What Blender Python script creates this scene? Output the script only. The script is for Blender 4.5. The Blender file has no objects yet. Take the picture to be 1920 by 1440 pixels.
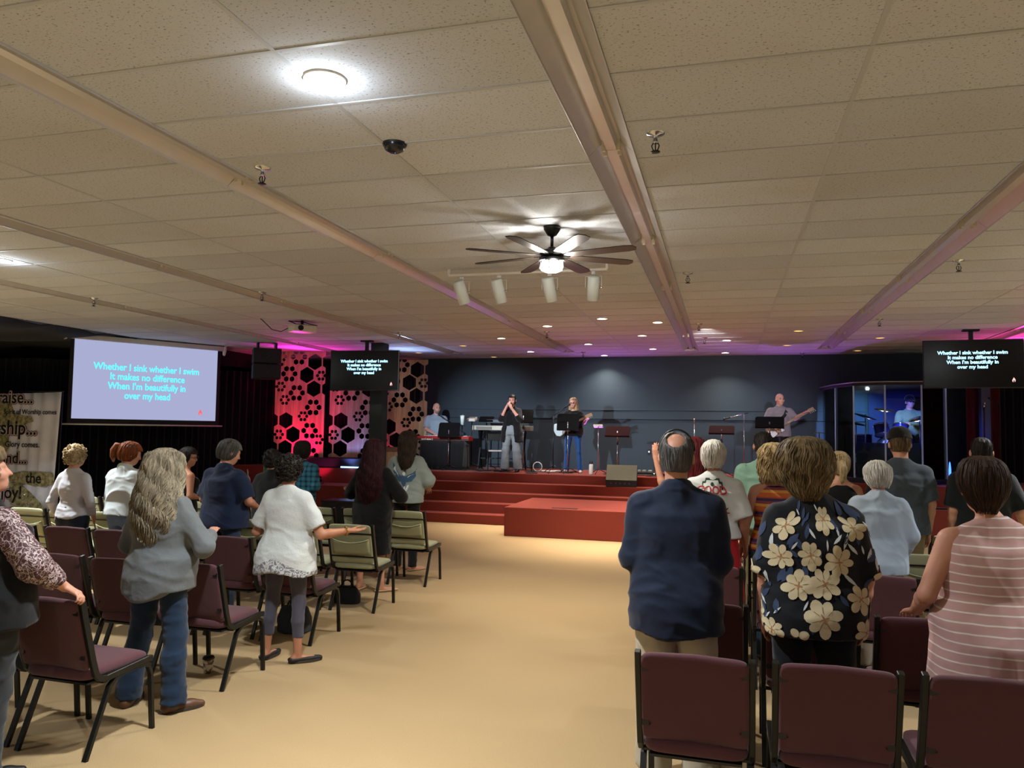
import bpy, math, random
import numpy as np
from mathutils import Vector, Matrix
from mathutils.bvhtree import BVHTree

SC = bpy.context.scene
COL = SC.collection
PI = math.pi
R = math.radians
random.seed(7)

# ------------------------------------------------------------------ camera, world, exposure
CAMH, YAW, PITCH, ROLL, FPX = 1.85, .269968, .0592342, .014520, 1444.6
def cam_axes():
    cy, sy, cp, sp = math.cos(YAW), math.sin(YAW), math.cos(PITCH), math.sin(PITCH)
    f = Vector((-sy*cp, cy*cp, sp)); r = Vector((cy, sy, 0)); u = r.cross(f)
    cr, sr = math.cos(ROLL), math.sin(ROLL)
    return r*cr+u*sr, -r*sr+u*cr, f
CR, CU, CF = cam_axes()
cam_data = bpy.data.cameras.new('camera'); cam = bpy.data.objects.new('camera', cam_data); COL.objects.link(cam)
cam.matrix_world = Matrix(((CR.x, CU.x, -CF.x, 0), (CR.y, CU.y, -CF.y, 0), (CR.z, CU.z, -CF.z, CAMH), (0, 0, 0, 1)))
cam_data.sensor_fit = 'HORIZONTAL'; cam_data.sensor_width = 36; cam_data.lens = 36*FPX/1920
cam_data.clip_start = .05; cam_data.clip_end = 100
SC.camera = cam
def P(px, py, Y):
    """room point seen at a photo pixel, at room depth Y"""
    d = CR*((px-960)/FPX) - CU*((py-720)/FPX) + CF
    return Vector((0, 0, CAMH)) + d*(Y/d.y)
def G(px, py, z=0.):
    """room point seen at a photo pixel, at height z"""
    d = CR*((px-960)/FPX) - CU*((py-720)/FPX) + CF
    return Vector((0, 0, CAMH)) + d*((z-CAMH)/d.z)

w = bpy.data.worlds.new('world'); SC.world = w; w.use_nodes = True
w.node_tree.nodes['Background'].inputs[0].default_value = (.9, .88, 1, 1)
w.node_tree.nodes['Background'].inputs[1].default_value = .02
SC.view_settings.view_transform = 'Standard'; SC.view_settings.look = 'None'
SC.view_settings.exposure = 0.5; SC.view_settings.gamma = 1; SC.view_settings.use_curve_mapping = False
SC.cycles.use_denoising = True
SC.cycles.max_bounces = 8; SC.cycles.diffuse_bounces = 4; SC.cycles.transparent_max_bounces = 16
SC.cycles.sample_clamp_indirect = 4.0

ZC = 3.6          # ceiling height
YW = 18.1         # back wall
ZS = .93          # stage floor

def area_light(name, loc, aim, size, power, color=(1, 1, 1), shape='DISK', spread=180, sy=None):
    l = bpy.data.lights.new(name, 'AREA'); l.shape = shape; l.size = size; l.energy = power; l.color = color
    if sy: l.size_y = sy
    l.spread = R(spread)
    o = bpy.data.objects.new(name, l); COL.objects.link(o); o.location = loc
    o.rotation_euler = (Vector(aim)-Vector(loc)).to_track_quat('-Z', 'Y').to_euler(); return o
def spot_light(name, loc, aim, power, color=(1, 1, 1), angle=40, blend=.6, rad=.05):
    l = bpy.data.lights.new(name, 'SPOT'); l.energy = power; l.color = color; l.spot_size = R(angle); l.spot_blend = blend; l.shadow_soft_size = rad
    o = bpy.data.objects.new(name, l); COL.objects.link(o); o.location = loc
    o.rotation_euler = (Vector(aim)-Vector(loc)).to_track_quat('-Z', 'Y').to_euler(); return o
def point_light(name, loc, power, color=(1, 1, 1), rad=.05):
    l = bpy.data.lights.new(name, 'POINT'); l.energy = power; l.color = color; l.shadow_soft_size = rad
    o = bpy.data.objects.new(name, l); COL.objects.link(o); o.location = loc; return o
# large lights: stage key lights, coloured uplights, ceiling glow
spot_light('stage_key_left', (-5.4, 9.6, 3.3), (-5.5, 16.8, 1.95), 1500, (.80, .90, 1), 26, 1, .06)
spot_light('stage_key_middle', (-6.4, 9.6, 3.3), (-3.1, 16.8, 1.95), 1500, (.80, .90, 1), 26, 1, .06)
spot_light('stage_key_right', (1.8, 9.5, 3.3), (1.0, 16.8, 1.9), 650, (.85, .85, 1), 22, .8, .06)
spot_light('wall_wash', (-.3, 13.2, 3.5), (-.3, 18.0, 2.6), 120, (1, .95, .9), 62, 1, .1)  # fill spot added to lift the dark back wall, no lamp body
spot_light('panel_wash', (-5.4, 12.4, 3.5), (-7.9, 16.6, 2.3), 100, (1, .80, .62), 34, .8, .06)  # warm fill added for the blue and orange hexagon panels, no lamp body
spot_light('uplight_red', (-9.25, 15.35, .98), (-9.4, 16.0, 1.9), 130, (1, .0, .15), 90, .8, .05)
spot_light('uplight_blue', (-8.1, 15.6, 1.0), (-8.15, 16.3, 2.0), 30, (.2, .25, 1), 100, .8, .05)
spot_light('uplight_magenta', (-7.6, 16.5, 1.0), (-7.6, 17.1, 1.5), 8, (1, .05, .3), 80, .8, .05)
spot_light('ceiling_magenta_left', (-9.3, 15.4, 3.0), (-8.6, 14.8, 3.6), 90, (1, .03, .55), 165, .9, .1)
spot_light('ceiling_blue_left', (-6.9, 15.9, 3.0), (-6.6, 15.6, 3.6), 30, (.4, .6, 1), 165, .9, .1)
spot_light('ceiling_violet', (-2.9, 17.6, 1.2), (-2.4, 16.2, 3.6), 75, (.55, .18, 1), 110, .9, .1)
spot_light('ceiling_violet_right', (1.2, 17.6, 1.2), (1.5, 16.0, 3.6), 75, (.55, .18, 1), 110, .9, .1)
spot_light('ceiling_magenta_right', (5.2, 15.6, 3.0), (5.0, 15.0, 3.6), 60, (1, .03, .35), 160, .9, .1)
spot_light('drum_blue', (3.2, 16.2, 2.7), (3.3, 17.0, 1.2), 220, (.10, .14, 1), 140, .7, .05)
spot_light('drum_white', (2.9, 16.3, 2.7), (3.5, 17.2, 1.7), 50, (.85, 1, .7), 70, .7, .05)
spot_light('booth_teal', (2.75, 16.7, 2.6), (2.65, 18.1, 1.9), 110, (.4, .75, 1), 80, .8, .05)

# ------------------------------------------------------------------ materials
MATS = {}
def srgb(c):
    if isinstance(c, str): c = tuple(int(c[i:i+2], 16) for i in (0, 2, 4))
    return tuple((x/255/12.92 if x/255 <= .04045 else ((x/255+.055)/1.055)**2.4) for x in c)+(1,)
class N:
    def __init__(s, name):
        s.m = bpy.data.materials.new(name); s.m.use_nodes = True; s.t = s.m.node_tree
        s.b = s.t.nodes['Principled BSDF']; s.out = s.t.nodes['Material Output']; s._co = {}
    def n(s, kind, **kw):
        nd = s.t.nodes.new(kind)
        for k, v in kw.items():
            if k.startswith('i_'):
                key = k[2:]; key = int(key) if key.isdigit() else key.replace('_', ' ')
                nd.inputs[key].default_value = v
            else: setattr(nd, k, v)
        return nd
    def l(s, a, b): s.t.links.new(a, b)
    def co(s, scale=(1, 1, 1), rot=(0, 0, 0), kind='Object'):
        tc = s.n('ShaderNodeTexCoord'); mp = s.n('ShaderNodeMapping')
        mp.inputs['Scale'].default_value = scale; mp.inputs['Rotation'].default_value = rot
        s.l(tc.outputs[kind], mp.inputs[0]); return mp.outputs[0]
    def noise(s, scale, detail=3, co=None, rough=.5, out='Fac'):
        nd = s.n('ShaderNodeTexNoise', i_Scale=scale, i_Detail=detail, i_Roughness=rough)
        s.l(co or s.co(), nd.inputs['Vector']); return nd.outputs[out]
    def ramp(s, fac, stops, interp='LINEAR'):
        r = s.n('ShaderNodeValToRGB'); e = r.color_ramp; e.interpolation = interp
        while len(e.elements) < len(stops): e.elements.new(.5)
        for i, (p, c) in enumerate(stops): e.elements[i].position = p; e.elements[i].color = srgb(c) if len(c) != 4 or isinstance(c, str) else c
        s.l(fac, r.inputs[0]); return r.outputs[0]
    def math(s, op, a, b=None, c=None):
        m = s.n('ShaderNodeMath', operation=op)
        for i, v in enumerate((a, b, c)):
            if v is None: continue
            if isinstance(v, (int, float)): m.inputs[i].default_value = v
            else: s.l(v, m.inputs[i])
        return m.outputs[0]
    def mix(s, fac, a, b, kind='MIX'):
        m = s.n('ShaderNodeMix', data_type='RGBA', blend_type=kind)
        for i, v in ((0, fac), (6, a), (7, b)):
            if isinstance(v, (int, float)): m.inputs[i].default_value = v
            elif isinstance(v, tuple): m.inputs[i].default_value = v
            else: s.l(v, m.inputs[i])
        return m.outputs[2]
    def bump(s, h, strength=.3, dist=.01):
        b = s.n('ShaderNodeBump', i_Strength=strength, i_Distance=dist); s.l(h, b.inputs['Height']); s.l(b.outputs[0], s.b.inputs['Normal'])
    def base(s, c):
        if isinstance(c, tuple): s.b.inputs['Base Color'].default_value = c
        else: s.l(c, s.b.inputs['Base Color'])
    def set(s, rough=.5, metal=0., spec=None):
        s.b.inputs['Roughness'].default_value = rough; s.b.inputs['Metallic'].default_value = metal
        if spec is not None: s.b.inputs['Specular IOR Level'].default_value = spec
def paint(name, col, rough=.5, metal=0., spec=None, bump=0, var=.0, scale=30):
    if name in MATS: return MATS[name]
    q = N(name); q.set(rough, metal, spec)
    c = srgb(col)
    f = q.noise(scale, 3)
    if var: q.base(q.mix(f, tuple(x*(1-var) for x in c[:3])+(1,), tuple(min(1, x*(1+var)) for x in c[:3])+(1,)))
    else: q.base(c)
    if bump: q.bump(f, bump, .004)
    MATS[name] = q.m; return q.m
def cloth(name, col, rough=.9, var=.18, bump=.35, weave=350, fold=7):
    if name in MATS: return MATS[name]
    q = N(name); q.set(rough, 0, .2); c = srgb(col)
    f = q.noise(5, 4); fine = q.noise(weave, 2)
    col_ = q.mix(f, tuple(x*(1-var) for x in c[:3])+(1,), tuple(min(1, x*(1+var)) for x in c[:3])+(1,))
    col_ = q.mix(q.math('MULTIPLY', fine, .35), col_, tuple(x*.55 for x in c[:3])+(1,))
    q.base(col_)
    h = q.math('ADD', q.math('MULTIPLY', q.noise(fold, 3, rough=.5), 3), q.math('MULTIPLY', fine, .06))
    q.bump(h, bump, .008)
    q.b.inputs['Sheen Weight'].default_value = .15
    MATS[name] = q.m; return q.m
def emit(name, col, strength):
    if name in MATS: return MATS[name]
    q = N(name); q.base((0, 0, 0, 1)); q.b.inputs['Emission Color'].default_value = srgb(col); q.b.inputs['Emission Strength'].default_value = strength
    MATS[name] = q.m; return q.m
def hairmat(name, dark, light, scale=60, rough=.55):
    if name in MATS: return MATS[name]
    q = N(name); q.set(rough, 0, .2)
    f = q.noise(1, 4, q.co((scale, scale, scale*.14)), rough=.7); g = q.noise(9, 2)
    m = q.math('ADD', q.math('MULTIPLY', f, .75), q.math('MULTIPLY', g, .35))
    q.base(q.ramp(m, [(.36, dark), (.72, light)]))
    q.bump(f, .8, .006); MATS[name] = q.m; return q.m
def skinmat(name, col):
    if name in MATS: return MATS[name]
    q = N(name); q.set(.5, 0, .35); c = srgb(col)
    f = q.noise(14, 4)
    q.base(q.mix(f, (c[0]*.86, c[1]*.78, c[2]*.78, 1), (min(1, c[0]*1.1), c[1]*1.08, c[2]*1.06, 1)))
    q.b.inputs['Subsurface Weight'].default_value = .08; q.b.inputs['Subsurface Radius'].default_value = (.012, .004, .002)
    q.bump(q.noise(120, 2), .1, .002); MATS[name] = q.m; return q.m

# ------------------------------------------------------------------ mesh helpers
def tag(o, label=None, cat=None, group=None, kind=None):
    if label: o['label'] = label
    if cat: o['category'] = cat
    if group: o['group'] = group
    if kind: o['kind'] = kind
    return o
def thing(name, label, cat, loc=(0, 0, 0), rz=0, group=None):
    o = bpy.data.objects.new(name, None); o.empty_display_size = .1; COL.objects.link(o)
    o.location = loc; o.rotation_euler = (0, 0, rz); return tag(o, label, cat, group)
def kids(o): return [c for c in bpy.data.objects if c.parent == o]
def copy_tree(o, parent=None, tree=None):
    if tree is None:
        tree = {}
        for c in bpy.data.objects:
            if c.parent: tree.setdefault(c.parent.name, []).append(c)
    c = o.copy(); COL.objects.link(c); c.parent = parent
    for ch in tree.get(o.name, []): copy_tree(ch, c, tree)
    return c
class MB:
    def __init__(s): s.v = []; s.f = []; s.mi = []; s.sm = []
    def add(s, vs, fs, mi=0, smooth=False):
        o = len(s.v); s.v.extend([tuple(float(c) for c in v) for v in vs])
        for f in fs: s.f.append(tuple(int(i)+o for i in f)); s.mi.append(mi); s.sm.append(smooth)
        return s
    def box(s, lo, hi, mi=0, M=None):
        x0, y0, z0 = lo; x1, y1, z1 = hi
        vs = [(x0, y0, z0), (x1, y0, z0), (x1, y1, z0), (x0, y1, z0), (x0, y0, z1), (x1, y0, z1), (x1, y1, z1), (x0, y1, z1)]
        if M is not None: vs = [M @ Vector(v) for v in vs]
        return s.add(vs, [(0, 3, 2, 1), (4, 5, 6, 7), (0, 1, 5, 4), (1, 2, 6, 5), (2, 3, 7, 6), (3, 0, 4, 7)], mi)
    def cbox(s, c, size, rot=(0, 0, 0), mi=0):
        M = Matrix.Translation(Vector(c)) @ (Matrix.Rotation(rot[2], 4, 'Z') @ Matrix.Rotation(rot[1], 4, 'Y') @ Matrix.Rotation(rot[0], 4, 'X'))
        h = [x/2 for x in size]; return s.box([-x for x in h], h, mi, M)
    def tube(s, path, r, n=8, mi=0, sec=None, caps=True, up=None, smooth=True):
        path = [Vector(p) for p in path]; k = len(path)
        rs = r if isinstance(r, (list, tuple)) else [r]*k
        if sec is None: sec = [(math.cos(2*PI*i/n), math.sin(2*PI*i/n)) for i in range(n)]
        n = len(sec); vs = []; prev = None
        for i, p in enumerate(path):
            t = (path[min(i+1, k-1)]-path[max(i-1, 0)]).normalized()
            if up is not None: a = Vector(up)
            elif prev is None: a = Vector((0, 0, 1)) if abs(t.z) < .9 else Vector((1, 0, 0))
            else: a = prev
            b = t.cross(a).normalized(); a = b.cross(t).normalized(); prev = a
            for (u, v) in sec: vs.append(p+(b*u+a*v)*rs[i])
        fs = []
        for i in range(k-1):
            for j in range(n): fs.append((i*n+j, i*n+(j+1) % n, (i+1)*n+(j+1) % n, (i+1)*n+j))
        s.add(vs, fs, mi, smooth)
        if caps:
            o = len(s.v)-len(vs)
            s.f.append(tuple(o+j for j in reversed(range(n)))); s.mi.append(mi); s.sm.append(False)
            s.f.append(tuple(o+(k-1)*n+j for j in range(n))); s.mi.append(mi); s.sm.append(False)
        return s
    def bar(s, a, b, w, h, mi=0, up=(0, 0, 1)):
        sec = [(-w/2, -h/2), (w/2, -h/2), (w/2, h/2), (-w/2, h/2)]
        return s.tube([a, b], 1, mi=mi, sec=sec, up=up, smooth=False)
    def cyl(s, a, b, r, r2=None, n=16, mi=0, smooth=True):
        return s.tube([a, b], [r, r if r2 is None else r2], n, mi, smooth=smooth)
    def lathe(s, prof, c=(0, 0, 0), n=24, mi=0, axis=None, smooth=True):
        """prof: list of (r, h) along the axis"""
        q = Vector(axis or (0, 0, 1)).to_track_quat('Z', 'Y').to_matrix(); c = Vector(c); vs = []; fs = []
        for (r, h) in prof:
            for j in range(n): vs.append(c+q @ Vector((r*math.cos(2*PI*j/n), r*math.sin(2*PI*j/n), h)))
        for i in range(len(prof)-1):
            for j in range(n): fs.append((i*n+j, i*n+(j+1) % n, (i+1)*n+(j+1) % n, (i+1)*n+j))
        s.add(vs, fs, mi, smooth)
        return s
    def ball(s, c, r, n=12, mi=0, rz=None):
        rz = r if rz is None else rz
        return s.lathe([(max(1e-5, r*math.sin(PI*i/n)), -rz*math.cos(PI*i/n)) for i in range(n+1)], c, n*2, mi)
    def prism(s, poly, t0, t1, mi=0, M=None):
        """extrude polygon in local xz plane, thickness along y from t0 to t1"""
        k = len(poly); vs = [Vector((x, t0, z)) for x, z in poly]+[Vector((x, t1, z)) for x, z in poly]
        if M is not None: vs = [M @ v for v in vs]
        fs = [tuple(range(k)), tuple(reversed(range(k, 2*k)))]+[(i, i+k, (i+1) % k+k, (i+1) % k) for i in range(k)]
        return s.add(vs, fs, mi)
    def build(s, name, mat, parent=None, bevel=0, seg=2, loc=None):
        me = bpy.data.meshes.new(name); me.from_pydata(s.v, [], s.f); me.validate(clean_customdata=False)
        for m in (mat if isinstance(mat, (list, tuple)) else [mat]): me.materials.append(m)
        if len(me.polygons) == len(s.f):
            me.polygons.foreach_set('material_index', s.mi); me.polygons.foreach_set('use_smooth', s.sm)
        me.update()
        o = bpy.data.objects.new(name, me); COL.objects.link(o)
        if parent: o.parent = parent
        if loc is not None: o.location = loc
        if bevel:
            b = o.modifiers.new('bevel', 'BEVEL'); b.width = bevel; b.segments = seg; b.limit_method = 'ANGLE'; b.angle_limit = R(40)
        return o
def arc(c, r, a0, a1, n, plane='yz', x=0):
    out = []
    for i in range(n+1):
        a = R(a0+(a1-a0)*i/n); u, v = c[0]+r*math.cos(a), c[1]+r*math.sin(a)
        out.append((x, u, v) if plane == 'yz' else (u, x, v) if plane == 'xz' else (u, v, x))
    return out
def textmesh(body, size, align='CENTER', offset=0, extrude=0, shear=0, spacing=1.0):
    cu = bpy.data.curves.new('t', 'FONT'); cu.body = body; cu.size = size; cu.align_x = align; cu.offset = offset; cu.extrude = extrude
    cu.shear = shear; cu.space_line = spacing; cu.resolution_u = 3
    o = bpy.data.objects.new('t', cu); COL.objects.link(o)
    bpy.context.view_layer.update()
    me = bpy.data.meshes.new_from_object(o.evaluated_get(bpy.context.evaluated_depsgraph_get()))
    vs = [tuple(v.co) for v in me.vertices]; fs = [tuple(p.vertices) for p in me.polygons]
    bpy.data.objects.remove(o); bpy.data.curves.remove(cu); bpy.data.meshes.remove(me)
    return vs, fs

# ------------------------------------------------------------------ figures: smooth-union distance fields meshed by surface nets
def surface_nets(F, org, h):
    nx, ny, nz = F.shape; S = F < 0
    cnt = np.zeros((nx-1, ny-1, nz-1), np.float32); acc = np.zeros((nx-1, ny-1, nz-1, 3), np.float32)
    def corner(a): return tuple(slice(a[i], a[i]+(nx-1, ny-1, nz-1)[i]) for i in range(3))
    for ax in range(3):
        o1, o2 = [i for i in range(3) if i != ax]
        for p in (0, 1):
            for q in (0, 1):
                a = [0, 0, 0]; a[o1] = p; a[o2] = q; b = list(a); b[ax] = 1
                fa, fb = F[corner(a)], F[corner(b)]; m = S[corner(a)] != S[corner(b)]
                t = np.where(m, fa/np.where(m, fa-fb, 1), 0).astype(np.float32); mm = m.astype(np.float32); cnt += mm
                acc[..., ax] += t*mm; acc[..., o1] += p*mm; acc[..., o2] += q*mm
    act = cnt > 0; idx = -np.ones(act.shape, np.int64); I = np.argwhere(act); idx[act] = np.arange(len(I))
    V = (acc[act]/cnt[act][:, None]+I)*h+np.array(org)
    Q = []
    for ax in range(3):
        o1, o2 = [(1, 2), (2, 0), (0, 1)][ax]
        sl = [slice(1, -1)]*3; sl[ax] = slice(0, -1); sh = list(sl); sh[ax] = slice(1, None)
        A = S[tuple(sl)]; B = S[tuple(sh)]; E_ = np.argwhere(A != B)
        if len(E_) == 0: continue
        base = E_.copy(); base[:, o1] += 1; base[:, o2] += 1
        def at(d1, d2):
            c = base.copy(); c[:, o1] -= d1; c[:, o2] -= d2; return idx[c[:, 0], c[:, 1], c[:, 2]]
        q = np.stack([at(1, 1), at(0, 1), at(0, 0), at(1, 0)], 1)
        flip = ~A[E_[:, 0], E_[:, 1], E_[:, 2]]; q[flip] = q[flip][:, ::-1]; Q.append(q)
    return V, np.concatenate(Q)
class Field:
    def __init__(s, h): s.h = h; s.pr = []
    # every primitive: (bbox lo, hi, function, k, mode)
    def _a(s, lo, hi, fn, k, mode): s.pr.append((np.array(lo, float), np.array(hi, float), fn, k, mode)); return s
    def rc(s, a, b, ra, rb=None, k=.02, mode='u', cut=None, sy=1.):
        a = np.array(a, float); b = np.array(b, float); rb = ra if rb is None else rb; rm = max(ra, rb)*max(1, sy)+.002
        def fn(X, Y, Z):
            d = b-a; L = max(1e-9, float(d @ d)); px, py, pz = X-a[0], Y-a[1], Z-a[2]
            t = np.clip((px*d[0]+py*d[1]+pz*d[2])/L, 0, 1)
            f = np.sqrt((px-t*d[0])**2+((py-t*d[1])/sy)**2+(pz-t*d[2])**2)-(ra+(rb-ra)*t)
            if cut:
                dn = d/math.sqrt(L)
                if 'b' in cut: f = np.maximum(f, (X-b[0])*dn[0]+(Y-b[1])*dn[1]+(Z-b[2])*dn[2])
                if 'a' in cut: f = np.maximum(f, -(px*dn[0]+py*dn[1]+pz*dn[2]))
            return f
        return s._a(np.minimum(a, b)-rm, np.maximum(a, b)+rm, fn, k, mode)
    def chain(s, pts, rs, k=.02, **kw):
        for i in range(len(pts)-1): s.rc(pts[i], pts[i+1], rs[i], rs[i+1], k, **kw)
        return s
    def ell(s, c, r, k=.02, mode='u', T=None):
        """ellipsoid; T = (R3, t) frame"""
        c = np.array(c, float); r = np.array(r, float)
        if T is None: T = (np.eye(3), np.zeros(3))
        Rm, t0 = T; wc = Rm @ c+t0; m = r.max()
        def fn(X, Y, Z):
            x, y, z = X-wc[0], Y-wc[1], Z-wc[2]
            u = Rm[0, 0]*x+Rm[1, 0]*y+Rm[2, 0]*z; v = Rm[0, 1]*x+Rm[1, 1]*y+Rm[2, 1]*z; w_ = Rm[0, 2]*x+Rm[1, 2]*y+Rm[2, 2]*z
            k0 = np.sqrt((u/r[0])**2+(v/r[1])**2+(w_/r[2])**2); k1 = np.sqrt((u/r[0]**2)**2+(v/r[1]**2)**2+(w_/r[2]**2)**2)+1e-6
            return k0*(k0-1)/k1
        return s._a(wc-m, wc+m, fn, k, mode)
    def prof(s, pr, k=.02, mode='u', p=2.3, T=None, cutf=None):
        """stack of ellipses: rows (z, rx, ry, cx, cy)"""
        pr = sorted([tuple(q)+(0,)*(5-len(q)) for q in pr]); A = np.array(pr, float)
        if T is None: T = (np.eye(3), np.zeros(3))
        Rm, t0 = T; m = max(A[:, 1].max(), A[:, 2].max())+max(abs(A[:, 3]).max(), abs(A[:, 4]).max())
        zc, zh = (A[0, 0]+A[-1, 0])/2, (A[-1, 0]-A[0, 0])/2; wc = Rm @ np.array([0, 0, zc])+t0
        ext = np.abs(Rm) @ np.array([m, m, zh])
        def fn(X, Y, Z):
            x, y, z = X-t0[0], Y-t0[1], Z-t0[2]
            u = Rm[0, 0]*x+Rm[1, 0]*y+Rm[2, 0]*z; v = Rm[0, 1]*x+Rm[1, 1]*y+Rm[2, 1]*z; w_ = Rm[0, 2]*x+Rm[1, 2]*y+Rm[2, 2]*z
            rx, ry, cx, cy = [np.interp(w_, A[:, 0], A[:, i]) for i in (1, 2, 3, 4)]
            q = (np.abs((u-cx)/rx)**p+np.abs((v-cy)/ry)**p)**(1/p)
            f = (q-1)*np.minimum(rx, ry)
            f = np.maximum(f, np.maximum(w_-A[-1, 0], A[0, 0]-w_))
            if cutf: f = np.maximum(f, cutf(u, v, w_))
            return f
        return s._a(wc-ext, wc+ext, fn, k, mode)
    def clip(s, fn): s.post = getattr(s, 'post', [])+[fn]; return s
    def mesh(s):
        h = s.h; pad = h*3
        add = [p for p in s.pr if p[4] == 'u']
        lo = np.min([p[0] for p in add], 0)-pad; hi = np.max([p[1] for p in add], 0)+pad
        n = np.ceil((hi-lo)/h).astype(int)+1; F = np.full(n, .25, np.float32)
        ax = [lo[i]+h*np.arange(n[i]) for i in range(3)]
        for (a, b, fn, k, mode) in s.pr:
            i0 = np.maximum(((a-k*1.2-pad-lo)/h).astype(int), 0); i1 = np.minimum(((b+k*1.2+pad-lo)/h).astype(int)+2, n)
            if (i1 <= i0).any(): continue
            sl = tuple(slice(i0[i], i1[i]) for i in range(3))
            X, Y, Z = np.meshgrid(*[ax[i][sl[i]] for i in range(3)], indexing='ij', sparse=False)
            f = fn(X, Y, Z); g = F[sl]
            if mode == 'u':
                t = np.clip(.5+.5*(g-f)/k, 0, 1); F[sl] = g*(1-t)+f*t-k*t*(1-t)
            else:
                t = np.clip(.5-.5*(g+f)/k, 0, 1); F[sl] = g*(1-t)-f*t+k*t*(1-t)
        if hasattr(s, 'post'):
            X, Y, Z = np.meshgrid(*ax, indexing='ij')
            for fn in s.post: F = np.maximum(F, fn(X, Y, Z))
        F[0] = F[-1] = .1; F[:, 0] = F[:, -1] = .1; F[:, :, 0] = F[:, :, -1] = .1
        return surface_nets(F, lo, h)
_rng = np.random.RandomState(5); _LAT = _rng.rand(32, 32, 32)*2-1
def vnoise(p):
    i = np.floor(p).astype(int); f = p-i; f = f*f*(3-2*f); o = 0
    for a in (0, 1):
        for b in (0, 1):
            for c in (0, 1):
                wt = (f[:, 0] if a else 1-f[:, 0])*(f[:, 1] if b else 1-f[:, 1])*(f[:, 2] if c else 1-f[:, 2])
                o = o+wt*_LAT[(i[:, 0]+a) % 32, (i[:, 1]+b) % 32, (i[:, 2]+c) % 32]
    return o
def vnormals(V, Q):
    n = np.cross(V[Q[:, 2]]-V[Q[:, 0]], V[Q[:, 3]]-V[Q[:, 1]]); N_ = np.zeros_like(V)
    for i in range(4): np.add.at(N_, Q[:, i], n)
    return N_/(np.linalg.norm(N_, axis=1)[:, None]+1e-12)
def relax(V, Q, it=2):
    for _ in range(it):
        A = np.zeros_like(V); c = np.zeros(len(V))
        for i in range(4):
            for j in ((i+1) % 4, (i+3) % 4):
                np.add.at(A, Q[:, i], V[Q[:, j]]); np.add.at(c, Q[:, i], 1)
        V = V*.5+.5*A/np.maximum(c, 1)[:, None]
    return V
def fmesh(field, it=2, wrinkle=0, wseed=0, wscale=(5, 5, 14)):
    V, Q = field.mesh(); V = relax(V, Q, it)
    if wrinkle:
        Nn = vnormals(V, Q); s_ = np.array(wscale); o = wseed*7.3
        wp = np.stack([vnoise(V*3+o+11), vnoise(V*3+o+5), vnoise(V*3+o)], 1)
        f = 1-2*np.abs(vnoise(V*s_+wp*1.2+o)); f = np.clip(f, 0, 1)**1.5
        f2 = 1-2*np.abs(vnoise((V[:, [0, 1, 2]]*s_*1.9)+wp*2.5+o+3)); f2 = np.clip(f2, 0, 1)**1.5
        V = V+Nn*((f*.7+f2*.35-.3)*wrinkle)[:, None]; V = relax(V, Q, 1)
    return V, Q
def rotm(pitch=0, yaw=0, roll=0):
    """head frame: pitch>0 looks down, yaw>0 turns to local left"""
    return np.array(Matrix.Rotation(yaw, 3, 'Z') @ Matrix.Rotation(-pitch, 3, 'X') @ Matrix.Rotation(roll, 3, 'Y'))
def hand(F, wr, d, up, side, curl=.35, s=1., spread=.18, k=.006):
    """palm and five fingers. wr wrist, d finger direction, up back-of-hand normal, side +1: thumb on the +(d x up) side"""
    d = Vector(d).normalized(); up = (Vector(up)-d*Vector(up).dot(d)).normalized(); lat = d.cross(up)*side; wr = Vector(wr)
    for j, u in enumerate((-.026, -.009, .009, .026)):
        b = wr+d*.088*s+lat*u*s+up*.004*s*(1 if j in (1, 2) else 0)
        F.rc(tuple(wr+d*.01*s+lat*u*.55*s), tuple(b), .0155*s, .0125*s, k=.012)
        L = (.068, .08, .076, .07)[j]*s*.95; L = (.058, .072, .08, .073)[j]*s
        a0 = curl*.5; dd = (d*math.cos(a0)-up*math.sin(a0)+lat*u/.026*spread*.6).normalized()
        p0 = b; rr = (.0075, .0085, .009, .0088)[j]*s; r0 = rr
        for q, fr in enumerate((.45, .3, .25)):
            p1 = p0+dd*L*fr; F.rc(tuple(p0), tuple(p1), r0, r0*.93, k=k); p0 = p1; r0 *= .93
            a0 += curl*.9; dd = (d*math.cos(a0)-up*math.sin(a0)+lat*u/.026*spread*.5).normalized()
    t0 = wr+d*.025*s+lat*.022*s; t1 = t0+(d*.6+lat*.75-up*.2).normalized()*.042*s; t2 = t1+(d*.9+lat*.35-up*(.1+curl*.4)).normalized()*.034*s; t3 = t2+(d*1.-up*(.1+curl*.7)).normalized()*.026*s
    F.rc(tuple(t0), tuple(t1), .015*s, .011*s, k=.012); F.rc(tuple(t1), tuple(t2), .0105*s, .0095*s, k=k); F.rc(tuple(t2), tuple(t3), .0095*s, .008*s, k=k)
ARMS = {  # elbow and wrist for a 1.70 m figure, right side (+x); z up, y forward
    'down': ((.20, -.03, 1.09), (.205, .05, .86)), 'downout': ((.235, -.02, 1.09), (.26, .05, .88)),
    'front': ((.215, -.03, 1.10), (.08, .17, 1.05)), 'fold': ((.195, -.01, 1.07), (.03, .2, 1.13)),
    'clasp': ((.23, -.02, 1.12), (.05, .17, .93)), 'chair': ((.26, .03, 1.13), (.2, .22, .95)),
    'up': ((.28, .12, 1.30), (.24, .25, 1.52)), 'pocket': ((.27, -.06, 1.13), (.2, .04, .92))}
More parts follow.
